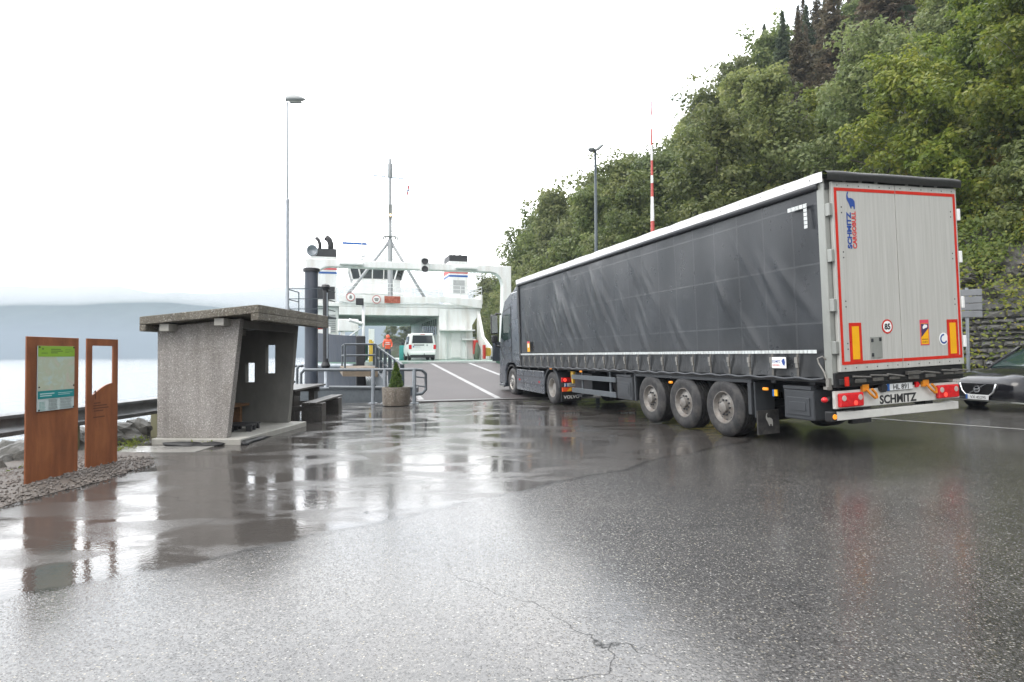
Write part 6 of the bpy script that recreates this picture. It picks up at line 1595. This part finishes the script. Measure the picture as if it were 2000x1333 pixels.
# ------------------------------------------------------------------ street lamps and barrier
lp = thing('street_lamp', 'tall pale galvanised street lamp with a single head, behind the shelter', 'street lamp', (-7.32, 20.0, 0))
MB().tube([(0, 0, -.6), (0, 0, 3.1), (0, 0, 3.15), (0, 0, 6.55)], [.095, .075, .055, .05], 14).build('lower_pole', galv, lp, smooth=True, auto=50)
mb = MB(); mb.tube([(0, 0, 6.55), (0, 0, 9.85)], [.033, .028], 10); mb.lathe([(.05, 6.5), (.058, 6.58), (.05, 6.66), (.034, 6.68)], 12); mb.build('upper_pole', galv, lp, smooth=True, auto=50)
mb = MB(); rings = []
for q, w_, h_ in ((-.07, .05, .06), (-.04, .09, .12), (.12, .14, .165), (.34, .13, .14), (.5, .09, .08), (.58, .03, .02)):
    rings.append([(q, w_ * math.cos(a), 9.88 + .05 * (q > -.06) + (h_ if math.sin(a) > 0 else h_ * .45) * math.sin(a) + .02 - .03 * q) for a in [2 * math.pi * k / 14 for k in range(14)]])
MB().loft(rings).build('lamp_head', mat('lamp_shell', (.38, .40, .40), .4, var=.06), lp, smooth=True, auto=60)
MB().box(.06, .46, -.08, .08, 9.835, 9.865).build('lamp_glass', mat('lamp_glass', (.30, .33, .30), .2), lp, bevel=.01)
l2 = thing('street_lamp', 'dark green-grey street lamp with two heads rising behind the trailer', 'street lamp', (3.60, 26.0, 0))
MB().tube([(0, 0, 0), (0, 0, 4), (0, 0, 10.25)], [.09, .075, .055], 12).build('pole', pole_dark, l2, smooth=True)
for an, ln, el in ((R(25), .42, .75), (R(205), .34, .05)):
    mb = MB(); rings = []
    dx_, dy_ = math.cos(an), math.sin(an)
    for q, w_, h_ in ((.0, .04, .04), (.15, .08, .06), (.4, .17, .10), (.65, .17, .09), (.88, .11, .06), (1, .03, .02)):
        rings.append([(dx_ * q * ln - dy_ * w_ * math.cos(a), dy_ * q * ln + dx_ * w_ * math.cos(a), 10.2 + el * q * ln + h_ * math.sin(a)) for a in [2 * math.pi * k / 12 for k in range(12)]])
    MB().loft(rings).build('lamp_head', mat('lamp_shell_grey', (.20, .22, .22), .35) if 'lamp_shell_grey' not in MATS else MATS['lamp_shell_grey'], l2, smooth=True)
bar = thing('barrier_arm', 'raised red and white striped barrier arm pointing straight up behind the trailer', 'barrier', (4.62, 20.0, .1))
MB().box(-.16, .16, -.2, .2, 0, 1.1).build('barrier_housing', alu, bar, bevel=.03)
mbw = MB(); mbr = MB(); zs = 1.0; k = 0
barw = mat('barrier_white', (.72, .73, .73), .4); 
stripes = [(1.0, 5.0, 0), (5.0, 5.55, 1), (5.55, 6.0, 0), (6.0, 6.68, 1), (6.68, 7.0, 0), (7.0, 7.58, 1), (7.58, 8.05, 0), (8.05, 8.6, 1), (8.6, 9.1, 0), (9.1, 9.62, 1)]
base = [(4.62 - 4.62, 0)]
def rr2(z): return .062 if z < 6 else .052 - (z - 6) * .009
for a, c, q in [(1.0, 4.1, 0), (4.1, 4.58, 1), (4.58, 5.28, 0), (5.28, 5.75, 1), (5.75, 6.55, 0), (6.55, 7.0, 1), (7.0, 7.25, 0), (7.25, 7.75, 1), (7.75, 8.25, 0), (8.25, 8.78, 1), (8.78, 9.25, 0), (9.25, 9.72, 1)]:
    (mbr if q else mbw).tube([(0, 0, a), (0, 0, c)], [rr2(a), rr2(c) if rr2(c) <= rr2(a) else rr2(a)], 10)
mbw.build('white_band', barw, bar, smooth=True, auto=50); mbr.build('red_band', mat('barrier_red', (.42, .07, .06), .45), bar, smooth=True, auto=50)

# grey slatted sign behind the trailer's right edge
sgn = thing('slatted_sign', 'grey sign of four horizontal slats beyond the rear corner of the trailer', 'sign', (12.1, 16.3, ground_z(12.1, 16.3)), R(-30))
mb = MB(); mb.tube([(0, .04, -.2), (0, .04, 2.95)], .04, 8); mb.build('post', galv, sgn)
for k in range(4):
    MB().box(-.5, .32, -.02, .01, 2.16 + k * .19, 2.33 + k * .19).build('sign_slat', mat('sign_grey', (.17, .18, .19), .4) if 'sign_grey' not in MATS else MATS['sign_grey'], sgn, bevel=.006)

# ------------------------------------------------------------------ black car (front half in view)
CH = math.atan2(-.22, -.97)      # direction the car faces
car = thing('parked_car', 'shiny black hatchback facing the trailer, front end in view at the frame edge', 'car', (10.32, 13.6, ground_z(11.3, 13.6) - .02), (0, 0, CH - math.pi / 2))
def kp(name, mb, m, parent=None, **k): return mb.build(name, m, parent or car, **k)
car_m = mat('car_black', (.010, .010, .013), .18, var=.05, coat=.35, bump=.0006, bscale=90)
# local +y = forward, origin on the ground under the front bumper
def sec(y, w, zb, zs, zt, crown):   # half widths at sill/shoulder/top
    return [(-w * .90, y, zb), (-w * .985, y, zb + .12), (-w, y, (zb + zs) / 2 + .06), (-w * .97, y, zs), (-w * .86, y, zt), (-w * .45, y, zt + crown), (0, y, zt + crown * 1.25), (w * .45, y, zt + crown), (w * .86, y, zt), (w * .97, y, zs), (w, y, (zb + zs) / 2 + .06), (w * .985, y, zb + .12), (w * .90, y, zb)]
secs = [(.02, .62, .30, .52, .60, .02), (-.04, .76, .22, .56, .66, .03), (-.18, .85, .19, .60, .72, .035), (-.45, .895, .18, .66, .79, .04), (-.9, .90, .18, .72, .86, .045), (-1.25, .90, .18, .78, .90, .05), (-1.6, .90, .18, .82, .92, .03), (-2.6, .90, .18, .86, .93, .02), (-3.6, .89, .20, .90, .95, .02), (-4.15, .84, .26, .90, .94, .02), (-4.32, .74, .34, .84, .88, .02)]
kp('body', MB().loft([sec(*s) for s in secs]), car_m, smooth=True, auto=40)
def cab_sec(y, wb, wt, zb, zt): return [(-wb, y, zb), (-wt, y, zt), (-wt * .6, y, zt + .03), (wt * .6, y, zt + .03), (wt, y, zt), (wb, y, zb)]
kp('glasshouse', MB().loft([cab_sec(-1.22, .74, .70, .88, .93), cab_sec(-1.95, .80, .62, .90, 1.34), cab_sec(-2.4, .81, .61, .92, 1.39), cab_sec(-3.4, .80, .58, .94, 1.35), cab_sec(-4.1, .74, .55, .94, 1.05)]), glass_green, smooth=True, auto=30)
mb = MB(); mb.loft([[(-.60, -1.93, 1.36), (.60, -1.93, 1.36), (.60, -1.93, 1.385), (-.60, -1.93, 1.385)], [(-.60, -2.5, 1.425), (.60, -2.5, 1.425), (.60, -2.5, 1.45), (-.60, -2.5, 1.45)], [(-.57, -3.6, 1.37), (.57, -3.6, 1.37), (.57, -3.6, 1.40), (-.57, -3.6, 1.40)]])
for s in (-1, 1): mb.bar((s * .75, -1.2, .91), (s * .62, -1.95, 1.39), .07, .05); mb.bar((s * .80, -2.75, .92), (s * .62, -2.75, 1.41), .09, .03)
kp('roof', mb, car_m, smooth=True, auto=30)
grille = kp('grille', MB().prism([(-.40, .585), (.40, .585), (.33, .40), (.25, .345), (-.25, .345), (-.33, .40)], 'y', -.02, .045), mat('grille_black', (.008, .008, .009), .35), smooth=False)
mb = MB(); mb.tube([(-.41, .046, .59), (-.36, .05, .42), (-.27, .052, .335), (0, .055, .33), (.27, .052, .335), (.36, .05, .42), (.41, .046, .59)], .017, 8); kp('chrome_trim', mb, mat('chrome', (.75, .76, .77), .12, 1.0, var=.03), parent=grille, smooth=True)
mb = MB()
for k in range(5): mb.box(-.36 + k * .02 * 0, .36, .046, .052, .385 + k * .04, .395 + k * .04)
kp('grille_bar', mb, trim_black, parent=grille)
mb = MB(); mb.lathe([(.052, .06), (.082, .06), (.082, .075), (.052, .075)], 22, 'y', (0, 0, .47), closed=True); mb.bar((.20, .058, .36), (-.20, .058, .58), .014); mb.box(-.05, .05, .056, .066, .455, .485); kp('round_badge', mb, MATS['chrome'], parent=grille)
pl2 = kp('number_plate', MB().box(-.26, .26, .062, .072, .235, .345), MATS['plate_white'], bevel=.004)
kp('plate_band', MB().box(.212, .257, .0725, .0745, .238, .342), blue_paint, parent=pl2)
text('plate_characters', 'VX 45295', .088, ink, pl2, M_front(-.025, .0725, .258), align='CENTER', sx=1.0)
for s in (-1, 1):
    mb = MB(); mb.hexa([(s * .43, .0, .50), (s * .80, -.30, .555), (s * .78, -.38, .56), (s * .43, -.1, .50)], [(s * .46, -.06, .66), (s * .86, -.46, .755), (s * .83, -.52, .76), (s * .46, -.14, .665)])
    hl = kp('headlight', mb, mat('headlight_lens', (.55, .57, .60), .05, var=.25, scale=14) if 'headlight_lens' not in MATS else MATS['headlight_lens'], bevel=.015)
    mb = MB(); mb.hexa([(s * .50, .02, .30), (s * .74, -.14, .30), (s * .74, -.20, .30), (s * .50, -.05, .30)], [(s * .46, .0, .40), (s * .78, -.16, .42), (s * .78, -.22, .42), (s * .46, -.06, .40)]); kp('air_intake', mb, trim_black)
    kp('side_mirror', MB().blob((s * 1.0, -1.55, .98), .12, .09, .08, 2, .1), car_m, smooth=True)
    kp('wiper', MB().bar((s * .2, -1.24, .955), (s * .55, -1.42, 1.06), .02), trim_black)
mb = MB(); mb.loft([[(-.72, .03, .20), (.72, .03, .20), (.72, .05, .235), (-.72, .05, .235)], [(-.86, -.2, .18), (.86, -.2, .18), (.86, -.2, .21), (-.86, -.2, .21)]]); kp('front_splitter', mb, alu)
for s in (-1, 1):
    for y in (-.92, -3.55):
        kp('wheel_arch', MB().lathe([(0, s * .895), (.37, s * .895), (.37, s * .908), (0, s * .908)], 28, 'x', (0, y, .33)), trim_black)
        wheel(car, s * .80, y, s, r=.325, w=.215, rim=rim_silver, convex=False, rr_=.22)
# ------------------------------------------------------------------ white van on the deck
vx, vy = -6.32, 43.4
van = thing('white_van', 'white passenger van seen from behind on the ferry deck', 'van', (vx, vy, DZ), FR - R(2))
def vp(name, mb, m, parent=None, **k): return mb.build(name, m, parent or van, **k)
def vsec(y, zb, zt, wt, wm=.95): return [(-.88, y, zb), (-wm, y, zb + .2), (-wm, y, .95), (-wt - .05, y, zt - .25), (-wt + .06, y, zt), (wt - .06, y, zt), (wt + .05, y, zt - .25), (wm, y, .95), (wm, y, zb + .2), (.88, y, zb)]
vp('body', MB().loft([vsec(.0, .42, 1.88, .74, .92), vsec(.10, .36, 1.93, .78), vsec(2.8, .32, 1.97, .80), vsec(3.6, .32, 1.90, .76), vsec(4.25, .32, 1.12, .80), vsec(4.85, .36, .98, .72, .85)]), white_clean, smooth=True, auto=35)
mb = MB(); mb.prism([(-.74, 1.22), (.74, 1.22), (.68, 1.78), (-.68, 1.78)], 'y', -.012, .05); vp('rear_window', mb, glass_dark, bevel=.01)
for s in (-1, 1):
    l_ = vp('tail_lamp', MB().box(min(s * .76, s * .955), max(s * .76, s * .955), -.02, .12, .80, 1.12), lens_red, bevel=.03)
    mb = MB(); mb.prism([(.6, 1.18), (2.4, 1.18), (2.4, 1.72), (.6, 1.72)], 'x', s * .875 - .09 * 0, s * .93); vp('side_window', mb, glass_dark)
    for y in (.95, 3.95): wheel(van, s * .84, y, s, r=.33, w=.22, rim=rim_silver, convex=False, rr_=.21)
    vp('side_mirror', MB().box(min(s * .98, s * 1.17), max(s * .98, s * 1.17), 3.5, 3.62, 1.15, 1.38), trim_black, bevel=.03)
vp('rear_bumper', MB().box(-.90, .90, -.07, .1, .40, .62), white_clean, bevel=.04)
vp('bumper_skirt', MB().box(-.86, .86, -.04, .3, .20, .395), trim_black, bevel=.02)
p_ = vp('number_plate', MB().box(-.68, -.16, -.03, -.005, .93, 1.04), MATS['plate_white']); vp('plate_band', MB().box(-.678, -.60, -.033, -.031, .932, 1.038), blue_paint, parent=p_)
vp('trim_bar', MB().box(-.62, .12, -.025, -.005, 1.07, 1.13), trim_black); vp('round_badge', MB().lathe([(0, -.03), (.06, -.03), (.06, -.006)], 16, 'y', (.32, 0, 1.08)), MATS['vent_grey']); vp('brake_strip', MB().box(-.15, .15, -.02, .03, 1.84, 1.885), lens_red)
mb = MB(); mb.tube([(.1, .1, .40), (.1, -.12, .42), (.1, -.14, .50)], .025, 6); vp('tow_hitch', mb, trim_black)

# ------------------------------------------------------------------ deck hand in orange rain suit
def person(name, label, loc, rz):
    t = thing(name, label, 'person', loc, rz)
    J = {'pelvis': (0, 0, .92, .155), 'waist': (0, .01, 1.08, .15), 'chest': (0, .02, 1.32, .19), 'neck': (0, .05, 1.50, .075), 'head': (0, .10, 1.63, .105), 'crown': (0, .10, 1.73, .07),
         'hipL': (-.10, 0, .86, .11), 'kneeL': (-.12, .06, .48, .08), 'ankL': (-.13, -.02, .09, .058), 'toeL': (-.14, .14, .045, .045),
         'hipR': (.10, 0, .86, .11), 'kneeR': (.12, .02, .48, .08), 'ankR': (.13, -.08, .09, .058), 'toeR': (.15, .08, .045, .045),
         'shL': (-.20, .02, 1.42, .085), 'elL': (-.27, .0, 1.15, .065), 'wrL': (-.22, .18, .98, .05), 'haL': (-.19, .26, .95, .045),
         'shR': (.20, .02, 1.42, .085), 'elR': (.29, -.02, 1.16, .065), 'wrR': (.30, .14, .97, .05), 'haR': (.29, .21, .94, .045)}
    E = [('pelvis', 'waist'), ('waist', 'chest'), ('chest', 'neck'), ('neck', 'head'), ('head', 'crown'), ('pelvis', 'hipL'), ('hipL', 'kneeL'), ('kneeL', 'ankL'), ('ankL', 'toeL'), ('pelvis', 'hipR'), ('hipR', 'kneeR'), ('kneeR', 'ankR'), ('ankR', 'toeR'), ('chest', 'shL'), ('shL', 'elL'), ('elL', 'wrL'), ('wrL', 'haL'), ('chest', 'shR'), ('shR', 'elR'), ('elR', 'wrR'), ('wrR', 'haR')]
    names = list(J); vs_ = [J[n][:3] for n in names]; ed = [(names.index(a), names.index(c)) for a, c in E]
    me = bpy.data.meshes.new('body'); me.from_pydata(vs_, ed, [])
    o = bpy.data.objects.new('body', me); COL.objects.link(o); o.parent = t
    sk = o.modifiers.new('skin', 'SKIN'); 
    if not me.skin_vertices: me.attributes.new
    bpy.context.view_layer.update()
    for i, n in enumerate(names):
        me.skin_vertices[0].data[i].radius = (J[n][3], J[n][3]); me.skin_vertices[0].data[i].use_root = (n == 'pelvis')
    o.modifiers.new('sub', 'SUBSURF').levels = 2; o.modifiers['sub'].render_levels = 2
    dg = bpy.context.evaluated_depsgraph_get(); m2 = bpy.data.meshes.new_from_object(o.evaluated_get(dg))
    o.modifiers.clear(); o.data = m2
    m2.materials.clear()
    for q in (mat('rain_suit_orange', (.85, .13, .06), .45, var=.12, scale=8), mat('rain_trousers', (.04, .05, .08), .5), mat('boot_rubber', (.02, .02, .02), .5), mat('skin', (.5, .3, .22), .5)): m2.materials.append(q)
    for p in m2.polygons:
        c = p.center
        p.material_index = 2 if c.z < .16 else (1 if c.z < .84 and abs(c.x) < .21 and c.y < .17 else (3 if (1.52 < c.z < 1.70 and c.y > .165) or (c.z < .99 and c.y > .19) else 0)); p.use_smooth = True
    MB().blob((0, .07, 1.63), .135, .125, .16, 3, .08, 12).build('hood', MATS['rain_suit_orange'], t, smooth=True)
    mb = MB()
    for z in (1.13, 1.24): mb.lathe([(.185, z), (.188, z + .02), (.185, z + .04)], 20, 'z', (0, .02, 0))
    mb.build('reflective_band', white_clean, t)
    return t
person('person', 'person in bright orange hooded rain jacket and dark trousers at the ferry bow', (-7.75, 38.3, DZ), R(200)).scale = (.93, .93, .93)

# ------------------------------------------------------------------ distant haze over the fjord
m = bpy.data.materials.new('haze_air'); m.use_nodes = True; t = m.node_tree; t.nodes.clear()
o_ = t.nodes.new('ShaderNodeOutputMaterial'); pv = t.nodes.new('ShaderNodeVolumePrincipled')
pv.inputs['Color'].default_value = (.335, .385, .44, 1); pv.inputs['Density'].default_value = HAZE; pv.inputs['Anisotropy'].default_value = .0
t.links.new(pv.outputs[0], o_.inputs['Volume'])
o = MB().box(-3000, 3000, -250, 2290, -6.5, 92).build('haze', m); tag(o, kind='stuff', label='thin pale haze fading the far shore', cat='haze')
# prototypes that were not planted
for ps in PROTO.values():
    for p in ps:
        if p.name not in used:
            for c in list(p.children): bpy.data.objects.remove(c)
            bpy.data.objects.remove(p)
